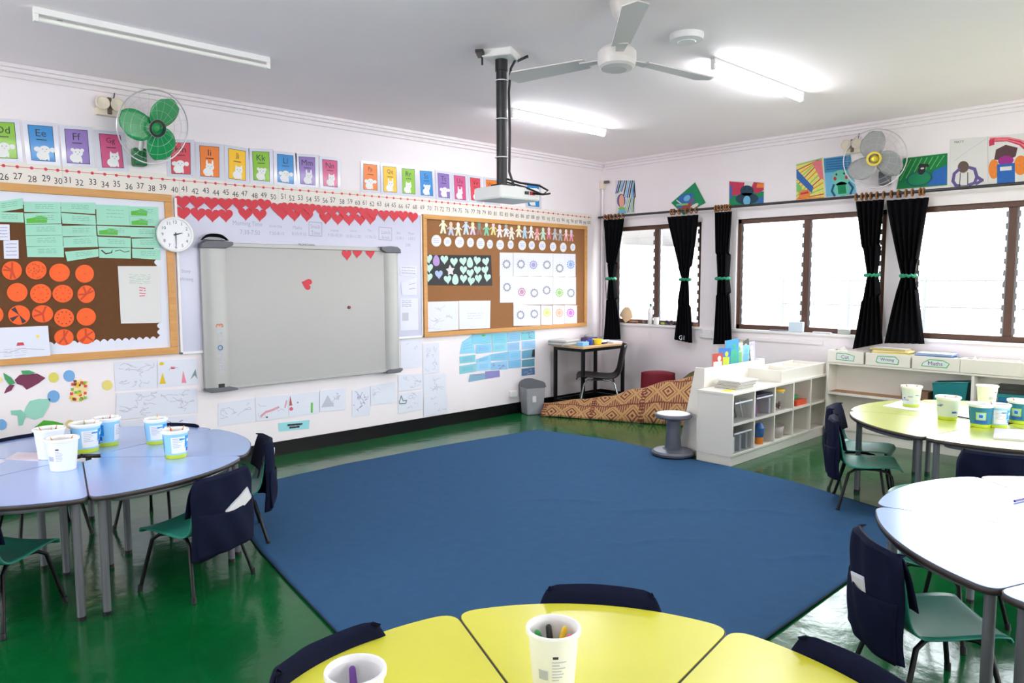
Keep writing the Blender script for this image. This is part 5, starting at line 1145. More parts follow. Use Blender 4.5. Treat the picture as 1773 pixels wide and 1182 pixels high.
seat(bx, by, -135, .65, 'teal school chair at the photo left edge under the blue tables', 'navy chair bag at the photo left edge', face=39, pos=(-6.71, -2.01))
seat(bx, by, 98, .60, 'teal school chair behind the blue tables near the wall fish', 'navy chair bag behind the blue tables near the wall fish')
seat(bx, by, 38, .64, 'teal school chair behind the blue tables, its top edge just above the printed tub', 'navy chair bag behind the blue tables, showing as a thin dark strip')
wx, wy = WHT[:2]
sF = seat(wx, wy, 131, .785, 'teal school chair with pale seat at the right ring, facing the photo right edge', 'navy chair bag with a white card, on the large chair at the lower right', face=-46)
in_pocket(sF, PAPER, 'white card sticking out of the bag on the lower right chair', -.015, -.2, (.11, .006, .09), z=.405)
seat(wx, wy, 79, .74, 'teal school chair without a bag, its top curve above the pale table edge')
gx, gy = GRN[:2]
sH = seat(gx, gy, -167, .90, 'school chair between the two right rings, seen from behind', 'wide navy chair bag between the two right rings')
seat(gx, gy, 134, .80, 'teal school chair at the left of the far right tables, nearer one', 'navy chair bag on the nearer chair left of the far right tables', face=-64, pos=(-2.20, -4.12))
seat(gx, gy, 102, .80, 'teal school chair at the left of the far right tables, farther one', 'navy chair bag on the farther chair left of the far right tables')
yx, yy = YEL[:2]
seat(yx, yy, 37, .605, 'school chair behind the yellow front tables, only its top showing', 'navy chair bag peeking over the yellow front tables, before the rug')
seat(yx, yy, 99, .568, 'school chair left of the yellow front tables, almost hidden', 'navy chair bag showing as a dark crescent along the yellow table left edge')
seat(yx, yy, -16, .60, 'school chair right of the yellow front tables, almost hidden', 'navy chair bag at the right edge of the yellow front tables')

# ------------------------------------------------------------------ tubs with pens
SKY = mat('tub_sky_blue', (40, 150, 214), .4); SKY2 = mat('tub_pale_blue', (150, 206, 236), .4); LIME = mat('tub_lime', (190, 206, 60), .4); DEEP = mat('tub_deep_blue', (40, 90, 190), .4); TUBW = mat('tub_white', (238, 238, 238), .35, var=.01); TEALB = mat('tub_teal_blue', (30, 120, 150), .4)
PENC = {'red': (206, 40, 50), 'green': (30, 150, 70), 'blue': (40, 70, 170), 'yellow': (240, 200, 30), 'pink': (226, 90, 130), 'black': (30, 30, 34), 'brown': (110, 70, 40), 'orange': (236, 120, 30), 'white': (236, 236, 236), 'violet': (110, 60, 150)}
def tub(x, y, z, kind, label, r=.07, h=.15, rot=0, pens=(), where='', seed=0):
    root = empty('tub', (x, y, z), R(rot), label, 'tub', 'pen tubs on the tables')
    k = r/.07; kz = h/.15
    P = lambda l: [(a*k, c*kz) for a, c in l]
    b = MB()
    low = LIME if kind in ('blue', 'sketch', 'pale', 'deep') else TUBW
    body = {'blue': SKY2, 'white': TUBW, 'sketch': mat('tub_frosted', (206, 216, 214), .3), 'pale': SKY2, 'deep': TEALB}[kind]
    b.lathe(P([(0, 0), (.05, 0), (.052, .004), (.0535, .022), (.0625, .118), (.0635, .13), (.0635, .138)]), TUBW, 32, mats=[TUBW, low, low, body, body, TUBW])
    b.lathe(P([(.0605, .138), (.060, .12), (.049, .006), (0, .006)]), TUBW, 32)
    b.build('body', root, smooth=True)
    b = MB(); b.lathe(P([(.0605, .137), (.0635, .137), (.070, .138), (.0705, .146), (.0695, .15), (.063, .15), (.0605, .137)]), TUBW, 32); b.build('rim', root, smooth=True)
    def patch(bm, a0, a1, z0, z1, M, e=.0008):
        n = 8; rf = lambda zz: (.0535+(zz-.022)*(.009/.096)+e)
        vs = [(rf(zz)*k*math.cos(R(a0+(a1-a0)*i/n)), rf(zz)*k*math.sin(R(a0+(a1-a0)*i/n)), zz*kz) for zz in (z0, z1) for i in range(n+1)]
        bm.add(vs, [(i, i+1, n+2+i, n+1+i) for i in range(n)], M)
    b = MB(); rr = random.Random(seed)
    if kind in ('blue', 'pale'):
        for a in (0, 180):
            patch(b, a-60, a+10, .03, .115, TUBW); patch(b, a+10, a+70, .06, .118, SKY, .0009); patch(b, a-50, a+60, .03, .052, TUBW, .0014); patch(b, a+20, a+60, .034, .056, DEEP, .002)
            for j in range(6): patch(b, a-52, a-52+rr.uniform(25, 48), .06+.009*j, .063+.009*j, GREYINK, .0016)
            patch(b, a+22, a+58, .085, .1, TUBW, .0016); patch(b, a-20, a+8, .098, .106, SKY, .0018)
    elif kind == 'deep':
        for a in (0, 120, 240): patch(b, a-40, a+30, .032, .05, DEEP); patch(b, a-30, a+20, .05, .1, LIME, .0012); patch(b, a-24, a+14, .056, .094, SKY2, .0018); patch(b, a-14, a+4, .066, .084, DEEP, .0024)
    elif kind == 'sketch':
        for j in range(16): a = rr.uniform(0, 360); z0 = rr.uniform(.04, .1); patch(b, a, a+rr.uniform(8, 34), z0, z0+rr.uniform(.003, .012), (LILINK, GREYINK, DEEP, mat('tub_pale_green', (190, 214, 160)))[j % 4], .0008+.0003*(j % 3))
    elif kind == 'white':
        for j in range(7): patch(b, 200, 200+rr.uniform(15, 40), .05+.007*j, .0525+.007*j, GREYINK, .0009)
        patch(b, 165, 190, .05, .072, mat('tub_print_grey', (180, 186, 200)), .001); patch(b, 202, 215, .101, .107, INK, .001)
    if b.v: b.build('printed_label', root, smooth=True)
    for i, (cname, kd) in enumerate(pens):
        a = 2*PI*i/len(pens)+seed; q = MB(); M = mat('pen_'+cname, PENC[cname], .4)
        r0 = .02*k; L = (.135 if kd == 'marker' else .168)*kz**.5; rad = .0085 if kd == 'marker' else .0042
        top = Vector((x+.046*k*math.cos(a), y+.046*k*math.sin(a), z+L*.97)); bot = Vector((x-r0*math.cos(a), y-r0*math.sin(a), z+.0075))
        ax = (top-bot).normalized(); bot = bot+Vector((0, 0, rad))
        if kd == 'marker':
            q.tube([bot, bot+ax*L*.6], rad, TUBW if cname in ('green', 'white') else M, 12); q.tube([bot+ax*L*.58, bot+ax*L*.97], rad*1.08, M, 12, rad*.85); q.ball(bot+ax*L*.97, rad*.86, M, 10)
        else:
            q.tube([bot, bot+ax*L*.88], rad, M, 7); q.tube([bot+ax*L*.88, bot+ax*L], rad, PINE, 7, .0012)
        tag(q.build(kd, smooth=True), '%s %s standing in the %s' % (cname, kd, where), kd, 'pens in the tubs')
def on_table(u, v, TH): return on_floor(u, v, TH)
T = BLUE[3]+.0005
for (u, v), kind, lab, where, pens, r, h, rot in (((110, 812), 'white', 'plain white tub at the front of the blue tables', 'plain white front tub', (('red', 'pencil'), ('orange', 'pencil')), .078, .165, 30),
    ((88, 792), 'white', 'white tub with red scribbles behind the plain white one', 'white tub behind the plain one', (('brown', 'pencil'), ('violet', 'pencil'), ('black', 'pencil')), .078, .165, 200),
    ((150, 781), 'blue', 'sky blue printed tub beside another at the blue ring centre, left one', 'left sky blue tub', (('brown', 'pencil'), ('green', 'pencil'), ('red', 'marker'), ('pink', 'marker')), .082, .165, -60),
    ((187, 770), 'blue', 'sky blue printed tub beside another at the blue ring centre, right one', 'right sky blue tub', (('blue', 'pencil'), ('violet', 'pencil')), .074, .165, -10),
    ((271, 767), 'pale', 'pale blue printed tub farthest right at the back of the blue tables', 'pale blue back tub', (('black', 'marker'), ('white', 'pencil')), .067, .15, -80),
    ((305, 791), 'pale', 'white and blue printed tub standing alone on the front right blue table', 'lone white and blue tub', (('red', 'pencil'), ('orange', 'pencil'), ('brown', 'pencil')), .07, .155, -70)):
    x, y = on_table(u, v, T); tub(x, y, T, kind, lab, r, h, rot, pens, where, len(lab))
T = GRN[3]+.0005
for (u, v), kind, lab, where, pens, r, h, rot, dz in (((1577, 704), 'sketch', 'scribbled white tub standing on paper on the far right tables', 'scribbled tub on paper', (('brown', 'pencil'), ('black', 'pencil')), .073, .155, 0, .0035),
    ((1640, 725), 'sketch', 'frosted tub with lime base alone in the middle of the far right tables', 'frosted tub', (('black', 'marker'), ('red', 'pencil'), ('green', 'pencil')), .078, .155, 90, 0),
    ((1697, 738), 'deep', 'teal blue tub with a lime square, nearest of the far right tubs', 'teal blue tub', (), .076, .15, 200, 0),
    ((1727, 739), 'blue', 'blue and white tub pressed against the teal blue tub', 'blue and white tub', (('black', 'pencil'),), .07, .15, -130, 0),
    ((1764, 732), 'deep', 'deep blue tub at the photo right edge on the far right tables', 'deep blue edge tub', (('black', 'pencil'), ('blue', 'pencil')), .073, .155, 60, 0),
    ((1708, 701), 'white', 'white tub with green marks behind the teal blue tub', 'white tub behind', (('green', 'marker'),), .074, .15, 40, 0)):
    x, y = on_table(u, v, T); tub(x, y, T+dz, kind, lab, r, h, rot, pens, where, len(lab))
T = YEL[3]+.0005
x, y = on_table(958, 1194, T); tub(x, y, T, 'white', 'white tub of markers in the middle of the front yellow tables', .0655, .158, 20, (('green', 'marker'), ('white', 'marker'), ('red', 'marker'), ('pink', 'marker'), ('yellow', 'marker'), ('black', 'marker')), 'white tub on the yellow tables', 2.1)
x, y = on_table(618, 1280, T); tub(x, y, T, 'white', 'white tub cut off by the bottom of the photo on the yellow tables', .0655, .158, 100, (('violet', 'marker'),), 'tub cut by the photo bottom', 1.2)
# loose papers and pens on the tables
def flat_on(pts, z, M, name, label, cat, th=.0012):
    b = MB(); b.prism([on_floor(u, v, z) for u, v in pts], z, z+th, M); return tag(b.build(name), label, cat)
flat_on([(8, 795), (30, 783), (78, 784), (66, 798)], BLUE[3]+.0005, mat('pinkish_paper', (226, 214, 226)), 'paper_sheet', 'pinkish white paper left of the white tubs on the blue tables', 'paper')
flat_on([(-30, 806), (2, 795), (10, 799), (-30, 812)], BLUE[3]+.0005, PAPER, 'paper_sheet', 'white paper cut by the photo left edge on the blue tables', 'paper')
flat_on([(1528, 703), (1560, 694), (1620, 700), (1588, 712)], GRN[3]+.0005, PAPER, 'paper_sheet', 'white paper under the scribbled tub on the far right tables', 'paper', .003)
flat_on([(1722, 744), (1800, 748), (1800, 766), (1720, 760)], GRN[3]+.0005, mat('lilac_sheet', (206, 204, 226), .4), 'notebook', 'pale lilac notebook at the right edge of the far right tables', 'notebook', .012)
def loose_pen(u, v, z, ang, M, label, L=.14):
    x, y = on_floor(u, v, z); b = MB(); c, s = math.cos(ang)*L/2, math.sin(ang)*L/2; b.tube([(x-c, y-s, z+.006), (x+c*.7, y+s*.7, z+.006)], .0055, M, 8); b.tube([(x+c*.7, y+s*.7, z+.006), (x+c, y+s, z+.006)], .0055, M, 8, .002)
    tag(b.build('pen', smooth=True), label, 'pen')
loose_pen(1668, 724, GRN[3]+.0005, 1.2, BLACKPL, 'black pen lying left of the teal blue tub', .13)
loose_pen(1772, 866, WHT[3]+.0005, -.3, mat('violet_pen_body', (70, 50, 130), .4), 'violet pen lying at the photo right edge on the pale tables', .13)

# ------------------------------------------------------------------ wobble stool
SGREY = mat('stool_grey', (84, 88, 100), .45)
x, y = -1.965, -2.43
root = empty('wobble_stool', (x, y, .017), 0, 'grey wobble stool with a round white seat beside the white shelf', 'stool')
b = MB(); b.lathe([(0, 0), (.15, 0), (.178, .012), (.182, .03), (.165, .045), (.09, .055), (.06, .07), (0, .07)], SGREY, 40); b.build('base', root, smooth=True)
b = MB(); b.lathe([(.07, .06), (.066, .12), (.058, .24), (.062, .3), (.085, .325), (.0, .33)], SGREY, 32); b.build('column', root, smooth=True)
b = MB(); b.lathe([(0, .315), (.1, .318), (.145, .326), (.158, .34), (.155, .358), (.14, .364)], SGREY, 40); b.build('seat_rim', root, smooth=True)
b = MB(); b.lathe([(.142, .362), (.12, .367), (0, .365)], WHITEPL, 40); b.build('seat_pad', root, smooth=True)

# ------------------------------------------------------------------ white cube shelf and what it holds
SX0, SX1, SY0, SY1, SH = -1.93, -.13, -2.965, -2.635, .605
root = empty('cube_shelf', (SX0, SY0, 0), 0, 'low white cube shelf with ten compartments beside the blue rug', 'shelf')
D = Vector((-SX0, -SY0, 0))
def sp(b, a, c, M=WHITEWOOD): b.span((a[0]-SX0, a[1]-SY0, a[2]), (c[0]-SX0, c[1]-SY0, c[2]), M)
th = .02; PL = .08
b = MB(); sp(b, (SX0+.006, SY0+.012, 0), (SX1, SY1, PL)); b.build('plinth', root, bev=.003)
b = MB(); sp(b, (SX0, SY0, PL), (SX1, SY1, PL+th)); b.build('bottom_board', root, bev=.002)
b = MB(); sp(b, (SX0-.004, SY0-.006, SH-th), (SX1+.004, SY1, SH)); b.build('top_board', root, bev=.003)
b = MB(); sp(b, (SX0, SY1-.012, PL+th), (SX1, SY1, SH-th)); b.build('back_panel', root)
cw = (SX1-SX0-th)/5; zm = (PL+SH)/2
for i in range(6): b = MB(); xx = SX0+cw*i; sp(b, (xx, SY0, PL+th), (xx+th, SY1-.012, SH-th)); b.build('upright', root, bev=.002)
for i in range(5): b = MB(); xx = SX0+cw*i+th; sp(b, (xx, SY0+.002, zm-.01), (xx+cw-th, SY1-.012, zm+.01)); b.build('shelf_board', root)
def cell(i, r): return (SX0+cw*i+th, SX0+cw*(i+1), (zm+.011 if r else PL+th+.001))
def clear_box(i, r, label, fill, lid=None, hgt=.17):
    x0, x1, z = cell(i, r); x0 += .03; x1 -= .03; y0, y1 = SY0+.006, SY0+.25
    root = empty('storage_box', ((x0+x1)/2, (y0+y1)/2, z), 0, label, 'storage box', 'clear boxes in the cube shelf'); w, d = (x1-x0)/2, (y1-y0)/2
    b = MB(); t = .004
    b.span((-w, -d, 0), (w, d, t), PALECLEAR)
    for a, c in (((-w, -d, t), (-w+t, d, hgt)), ((w-t, -d, t), (w, d, hgt)), ((-w, -d, t), (w, -d+t, hgt)), ((-w, d-t, t), (w, d, hgt))): b.span(a, c, mat('frosted_box', (196, 204, 214), .3) if False else PALECLEAR)
    b.build('box', root)
    b = MB()
    b.span((-w-.004, -d-.004, hgt-.012), (w+.004, -d, hgt), mat('box_rim', (216, 220, 228), .3)); b.span((-w-.004, d, hgt-.012), (w+.004, d+.004, hgt), mat('box_rim', (216, 220, 228), .3)); b.build('rim', root)
    if lid: b = MB(); b.span((-w-.003, -d-.003, hgt), (w+.003, d+.003, hgt+.02), lid); b.build('lid', root, bev=.004)
    rr = random.Random(i*7+r)
    for j, (cname, shape) in enumerate(fill):
        q = MB(); cx = (SX0+cw*i+th+SX0+cw*(i+1))/2; px_ = cx-w+.018+(2*w-.036)*j/max(1, len(fill)-1); cy = y0+.075+.008*(j % 3); M = mat('stationery_'+cname, PENC[cname] if cname in PENC else (180, 180, 190), .4)
        if shape == 'block': q.box((px_, cy, z+.005+.0005+.065), (.03, .12, .13), M); nm = 'booklet'
        else: q.tube([(px_, cy, z+.012), (px_+rr.uniform(-.012, .012), cy+.03, z+.15)], .009, M, 8); nm = 'felt_pen'
        tag(q.build(nm, smooth=shape != 'block'), '%s %s in the %s' % (cname, nm.replace('_', ' '), label.split(',')[0]), nm.replace('_', ' '), 'stationery in the clear boxes')
clear_box(0, 1, 'clear box of grey pens, upper left compartment', [('grey', 'pen'), ('white', 'pen'), ('black', 'pen'), ('silver', 'pen')])
clear_box(0, 0, 'clear box of pale booklets, lower left compartment', [('white', 'block'), ('grey', 'block'), ('silver', 'block')])
clear_box(1, 1, 'clear box of violet and orange things, upper second compartment', [('violet', 'block'), ('orange', 'pen'), ('pink', 'pen'), ('grey', 'block')], mat('dark_lid', (40, 36, 60), .4))
x0, x1, z = cell(1, 0); b = MB(); b.T = Matrix.Translation((x1-.16, SY0+.055, z)); b.lathe([(0, 0), (.035, 0), (.038, .04), (.036, .06)], mat('orange_plastic', (226, 130, 40), .4), 18); b.lathe([(.036, .06), (.042, .09), (.044, .14), (.03, .17), (.022, .18), (0, .19)], mat('blue_plastic', (50, 100, 170), .35), 18); tag(b.build('toy_bottle', smooth=True), 'blue and orange toy bottle in the lower second compartment', 'toy')
x0, x1, z = cell(2, 1); root = empty('jar', (x1-.14, SY0+.075, z), 0, 'clear jar with a yellow lid in the upper third compartment', 'jar')
b = MB(); b.lathe([(0, 0), (.055, 0), (.06, .02), (.06, .15), (.05, .165)], PALECLEAR, 24); b.build('glass', root, smooth=True)
b = MB(); b.lathe([(0, .185), (.054, .185), (.056, .18), (.056, .163), (.05, .163)], mat('yellow_lid', (226, 180, 50), .4), 24); b.build('lid', root, smooth=True)
b = MB(); [b.ball((random.uniform(-.03, .03), random.uniform(-.03, .03), .022+.02*(j//4)), .014, mat('marble_brown', (120, 90, 80), .3), 8) for j in range(10)]; tag(b.build('contents', root, smooth=True), None, None, None, 'stuff')
x0, x1, z = cell(2, 0); root = empty('basket', (x1-.15, SY0+.085, z), 0, 'small clear ribbed basket in the lower third compartment', 'basket')
b = MB(); b.lathe([(0, .002), (.055, .002), (.06, .01), (.068, .1), (.072, .104)], mat('basket_plastic', (200, 190, 186), .3), 16); b.build('body', root, smooth=True, solid=.003)
x0, x1, z = cell(3, 1); b = MB(); b.T = Matrix.Translation((x1-.14, SY0+.1, z)); b.box((0, 0, .02), (.2, .16, .04), mat('orange_tray', (226, 80, 40), .4)); b.box((0, 0, .044), (.21, .17, .008), mat('orange_tray', (226, 80, 40), .4)); tag(b.build('tray', bev=.004), 'orange red tray in the upper fourth compartment', 'tray')
b = MB(); b.T = Matrix.Translation((x1-.16, SY0+.12, z+.049)); b.box((0, 0, .02), (.1, .1, .04), mat('green_box', (40, 140, 80), .4)); tag(b.build('small_box', bev=.004), 'small green box on the orange red tray', 'box')
# on top: magazines, card, divided tray
for j in range(6):
    b = MB(); b.T = Matrix.Translation((-1.6+.006*j, -2.79-.004*j, SH+.0005+.0115*j)) @ Matrix.Rotation(.06*math.sin(j*2.1), 4, 'Z')
    b.box((0, 0, .0055), (.29, .2, .0095), PAPERW); b.box((0, 0, .0056), (.293, .203, .003), mat('mag_%d' % j, ((96, 110, 80), (150, 140, 90), (80, 90, 80), (160, 150, 140), (110, 120, 100), (206, 202, 190))[j]))
    tag(b.build('magazine'), 'magazine on the cube shelf, %s from the bottom of its pile' % ORD[j], 'magazine', 'magazine pile on the cube shelf')
b = MB(); b.box((-1.82, -2.86, SH+.001), (.12, .08, .001), mat('yellow_card', (232, 220, 60))); tag(b.build('yellow_card'), 'small yellow card at the left end of the cube shelf top', 'card')
root = empty('divided_tray', (-.6, -2.775, SH+.0005), 0, 'white wooden divided tray on the right part of the cube shelf', 'tray')
b = MB(); w, d, hh, t = .46, .17, .105, .014
for a, c in (((-w, -d, 0), (w, -d+t, hh)), ((-w, d-t, 0), (w, d, hh)), ((-w, -d+t, 0), (-w+t, d-t, hh)), ((w-t, -d+t, 0), (w, d-t, hh)), ((-w+t, -d+t, 0), (w-t, d-t, .01))): b.span(a, c, WHITEWOOD)
b.build('tray_walls', root, bev=.002)
for xx in (-.06, .22): b = MB(); b.span((xx, -d+t, .01), (xx+.012, d-t, hh-.005), WHITEWOOD); b.build('divider', root)
# sloping book rack behind the shelf
RX0, RX1 = -1.80, -.75
root = empty('book_rack', (RX0, -2.63, 0), 0, 'white book rack with sloping sides behind the cube shelf', 'book rack')
side = [(-2.622, 0), (-2.39, 0), (-2.385, .08), (-2.53, .77), (-2.622, .77)]
for xx in (RX0, RX1-.018):
    b = MB(); vs = [(xx+dx-RX0, p[0]+2.63, p[1]) for dx in (0, .018) for p in side]; n = 5
    b.add(vs, [list(range(n)), list(range(n, 2*n))[::-1]]+[((i+1) % n, i, n+i, n+(i+1) % n) for i in range(n)], WHITEWOOD); b.build('side_panel', root, bev=.003)
b = MB(); b.span((.018, .008, .02), (RX1-RX0-.018, .02, .77), WHITEWOOD); b.build('back_panel', root)
b = MB(); b.span((.018, .02, .56), (RX1-RX0-.018, .115, .575), WHITEWOOD); b.build('book_ledge', root)
b = MB(); b.span((.018, .02, .08), (RX1-RX0-.018, .2, .095), WHITEWOOD); b.build('book_ledge', root)
BK = [(-1.56, (176, 70, 60), (236, 226, 220), 'red spined picture book, leftmost in the rack', .30, .0, .17), (-1.44, (40, 110, 190), (190, 206, 60), 'blue and lime picture book, second from left in the rack', .33, .06, .2), (-1.27, (60, 150, 206), (60, 170, 140), 'tall bright blue picture book in the rack', .40, -.03, .22), (-1.17, (200, 196, 190), (110, 190, 110), 'grey and green picture book leaning in front of the tall blue one', .36, -.02, .21), (-1.02, (130, 196, 206), (110, 180, 206), 'turquoise picture book in the middle of the rack', .33, .03, .16), (-.93, (70, 76, 60), (190, 180, 216), 'dark slanted picture book with violet cover', .36, -.25, .18), (-.84, (186, 180, 220), (220, 220, 236), 'pale violet picture book near the right end of the rack', .34, -.1, .17)]
for j, (xx, c1, c2, lab, hgt, lean, wid) in enumerate(BK):
    b = MB(); y_ = -2.598+.011*j; b.T = Matrix.Translation((xx, y_, .5765)) @ Matrix.Rotation(lean, 4, 'Y')
    if lean: b.T = Matrix.Translation((0, 0, abs(math.sin(lean))*wid/2)) @ b.T
    M1 = mat('cover_%d' % j, c1, .35, var=.15, scale=20); M2 = mat('cover_art_%d' % j, c2, .35, var=.2, scale=30)
    b.box((0, 0, hgt/2), (wid, .008, hgt), PAPERW); b.box((0, -.0045, hgt/2), (wid+.004, .001, hgt+.004), M1); b.box((0, .0045, hgt/2), (wid+.004, .001, hgt+.004), M1)
    b.box((0, -.0053, hgt*.62), (wid*.8, .0008, hgt*.3), M2); b.ball((wid*.15, -.0053, hgt*.85), .03, M2, 10, (1, .02, .8))
    tag(b.build('picture_book'), lab, 'book', 'picture books in the rack')
b = MB(); b.T = Matrix.Translation((-.80, -2.512, .5765)); b.box((0, 0, .16), (.09, .008, .32), mat('lime_cover', (176, 206, 70), .35, var=.2, scale=30)); tag(b.build('picture_book'), 'lime green narrow picture book at the right end of the rack', 'book', 'picture books in the rack')

# ------------------------------------------------------------------ long white shelf under the windows
WX = -.22; WY0 = -2.985; WY1 = -6.6; WH = .73
root = empty('window_shelf', (WX, WY0, 0), 0, 'long white open shelf under the windows', 'shelf')
def ws(nm, a, c, M=WHITEWOOD, **k):
    b = MB(); b.span((a[0]-WX, a[1]-WY0, a[2]), (c[0]-WX, c[1]-WY0, c[2]), M); return b.build(nm, root, **k)
ws('plinth', (WX+.012, WY1, 0), (-.014, WY0, .09)); ws('bottom_board', (WX, WY1, .09), (-.014, WY0, .11)); ws('top_board', (WX-.004, WY1, WH-.022), (-.002, WY0, WH), bev=.003); ws('back_panel', (-.026, WY1, .11), (-.016, WY0, WH-.022))
DV = [WY0-.02, -4.225, -5.4, WY1]
for y_ in DV: ws('upright', (WX, y_, .11), (-.026, y_+.022, WH-.022), bev=.002)
for i in range(3): ws('shelf_board', (WX+.004, DV[i+1]+.022, .425), (-.026, DV[i], .443), BAREWOOD); ws('shelf_lip', (WX+.001, DV[i+1]+.022, .42), (WX+.004, DV[i], .444))
def bin_(y0, y1, label, word=None):
    root = empty('paper_bin', ((WX-.012), (y0+y1)/2, WH+.0005), 0, label, 'bin', 'white wooden bins on the window shelf'); hw = abs(y1-y0)/2; dd = .205; t = .012; hh = .115
    b = MB()
    for a, c in (((0, -hw, 0), (t, hw, hh)), ((dd-t, -hw, 0), (dd, hw, hh)), ((t, -hw, 0), (dd-t, -hw+t, hh)), ((t, hw-t, 0), (dd-t, hw, hh)), ((t, -hw+t, 0), (dd-t, hw-t, .008))): b.span(a, c, WHITEWOOD)
    b.build('bin_walls', root, bev=.002)
    if word:
        b = MB(); G = mat('green_marker', (60, 170, 90), .5)
        poly = {'Cut': [(-.085, -.032), (.085, -.036), (.088, .016), (.02, .034), (-.082, .036)], 'Writing': [(-.1, -.02), (-.085, .034), (.07, .036), (.1, .006), (.095, -.036), (-.08, -.034)], 'Maths': [(-.112, -.03), (-.1, .0), (-.05, .036), (.06, .034), (.112, .006), (.09, -.034)]}[word]
        # text reads left to right for someone facing the window: +t runs towards -y
        f = lambda p, e: (-.0006-e, -p[0], .058+p[1])
        n = len(poly); b.add([f(p, .0) for p in poly], [list(range(n))], G); b.add([f((p[0]*.93, p[1]*.8), .0006) for p in poly], [list(range(n))], mat('pale_label', (214, 222, 224)))
        vs, fs, w = text_mesh(word); b.add([f((x*.034, y*.034), .0012) for x, y in vs], fs, INK); b.build('name_label', root)
    return root
bin_(-2.995, -3.325, 'white wooden bin labelled Cut at the left end of the window shelf', 'Cut')
bin_(-3.345, -3.725, 'white wooden bin labelled Writing, full of yellow papers', 'Writing')
bin_(-3.742, -4.115, 'white wooden bin labelled Maths, holding blue folders', 'Maths')
bin_(-4.118, -4.62, 'unlabelled white wooden bin right of the Maths bin'); bin_(-4.63, -5.1, 'unlabelled white wooden bin beyond the photo right edge')
rr = random.Random(9)
for j in range(9):
    b = MB(); b.T = Matrix.Translation((-.125+rr.uniform(-.004, .004), -3.535+rr.uniform(-.02, .02), WH+.012+.0165*j+.001)) @ Matrix.Rotation(rr.uniform(-.05, .05), 4, 'Z') @ Matrix.Rotation(rr.uniform(-.012, .012), 4, 'X')
    b.box((0, 0, .006), (.155, .31, .012), mat('yellow_folder_%d' % (j % 3), ((226, 206, 110), (236, 222, 150), (206, 180, 80))[j % 3])); b.box((0, 0, .0135), (.15, .3, .002), PAPERW)
    tag(b.build('exercise_book'), 'yellow exercise book in the Writing bin, %s from the bottom' % ORD[j], 'book', 'yellow books in the Writing bin')
for j in range(8):
    b = MB(); b.T = Matrix.Translation((-.125+rr.uniform(-.004, .004), -3.91+rr.uniform(-.015, .015), WH+.012+.0165*j+.001)) @ Matrix.Rotation(rr.uniform(-.04, .04), 4, 'Z')
    b.box((0, 0, .006), (.155, .29, .012), mat('blue_folder_%d' % (j % 2), ((70, 110, 150), (150, 170, 206))[j % 2])); b.box((0, 0, .0135), (.15, .28, .002), PAPER)
    tag(b.build('exercise_book'), 'blue exercise book in the Maths bin, %s from the bottom' % ORD[j], 'book', 'blue books in the Maths bin')
def crumple(x, y, z, sx, sy, sz, seed, label):
    rr = random.Random(seed); b = MB(); hts = [[rr.uniform(.2, 1) for _ in range(7)] for _ in range(7)]
    b.grid(lambda s, t: (x+(s-.5)*sx+rr.uniform(-.006, .006), y+(t-.5)*sy+rr.uniform(-.006, .006), z+.002+sz*hts[int(s*6)][int(t*6)]*(1-abs(2*s-1)**2)*(1-abs(2*t-1)**2)), 6, 6, PAPERW); tag(b.build('crumpled_paper', solid=.002), label, 'paper')
crumple(-.12, -3.12, WH+.009, .15, .2, .17, 1, 'crumpled white paper in the Cut bin')
crumple(-.12, -4.22, WH+.009, .15, .17, .16, 2, 'crumpled white paper right of the blue exercise books')
crumple(-.12, -4.52, WH+.009, .15, .15, .15, 3, 'crumpled white paper near the photo right edge on the window shelf')
# inside the window shelf
root = empty('storage_bin', (-.12, -4.04, .4435), 0, 'teal plastic storage bin in the window shelf', 'storage bin')
b = MB(); TB = mat('teal_bin_plastic', (20, 118, 122), .35); w0, w1, d0, d1 = .115, .135, .075, .085
vs = [(-d0, -w0, 0), (d0, -w0, 0), (d0, w0, 0), (-d0, w0, 0), (-d1, -w1, .2), (d1, -w1, .2), (d1, w1, .17), (-d1, w1, .17)]; b.add(vs, [(0, 3, 2, 1), (0, 1, 5, 4), (1, 2, 6, 5), (2, 3, 7, 6), (3, 0, 4, 7)], TB); b.build('body', root, solid=.004)
b = MB(); b.tube([vs[i] for i in (4, 5, 6, 7, 4)], .006, TB, 6); b.build('rim', root)
b = MB(); b.box((-.12, -3.76, .4835), (.15, .22, .08), mat('brown_carton', (126, 92, 72), .8)); b.box((-.197, -3.76, .49), (.002, .1, .03), mat('carton_label', (170, 150, 130))); tag(b.build('carton', bev=.003), 'low brown carton left of the teal bin in the window shelf', 'carton')
cols = [(70, 30, 80), (40, 90, 150), (30, 110, 150), (30, 130, 130), (40, 46, 40), (34, 40, 30)]; nm2 = ['purple', 'dark blue', 'blue', 'teal', 'charcoal', 'black']
for j, c in enumerate(cols):
    b = MB(); b.T = Matrix.Translation((-.125, -4.56+.01*(j % 2), .4445+.034*j)) @ Matrix.Rotation(.03*(j % 3), 4, 'Z'); b.box((0, 0, .0165), (.165, .33, .032), mat('bigbook_%d' % j, c, .4)); b.box((.004, 0, .0165), (.162, .322, .022), PAPERW); tag(b.build('big_book'), '%s big book in the window shelf pile behind the tubs' % nm2[j], 'book', 'big books in the window shelf')

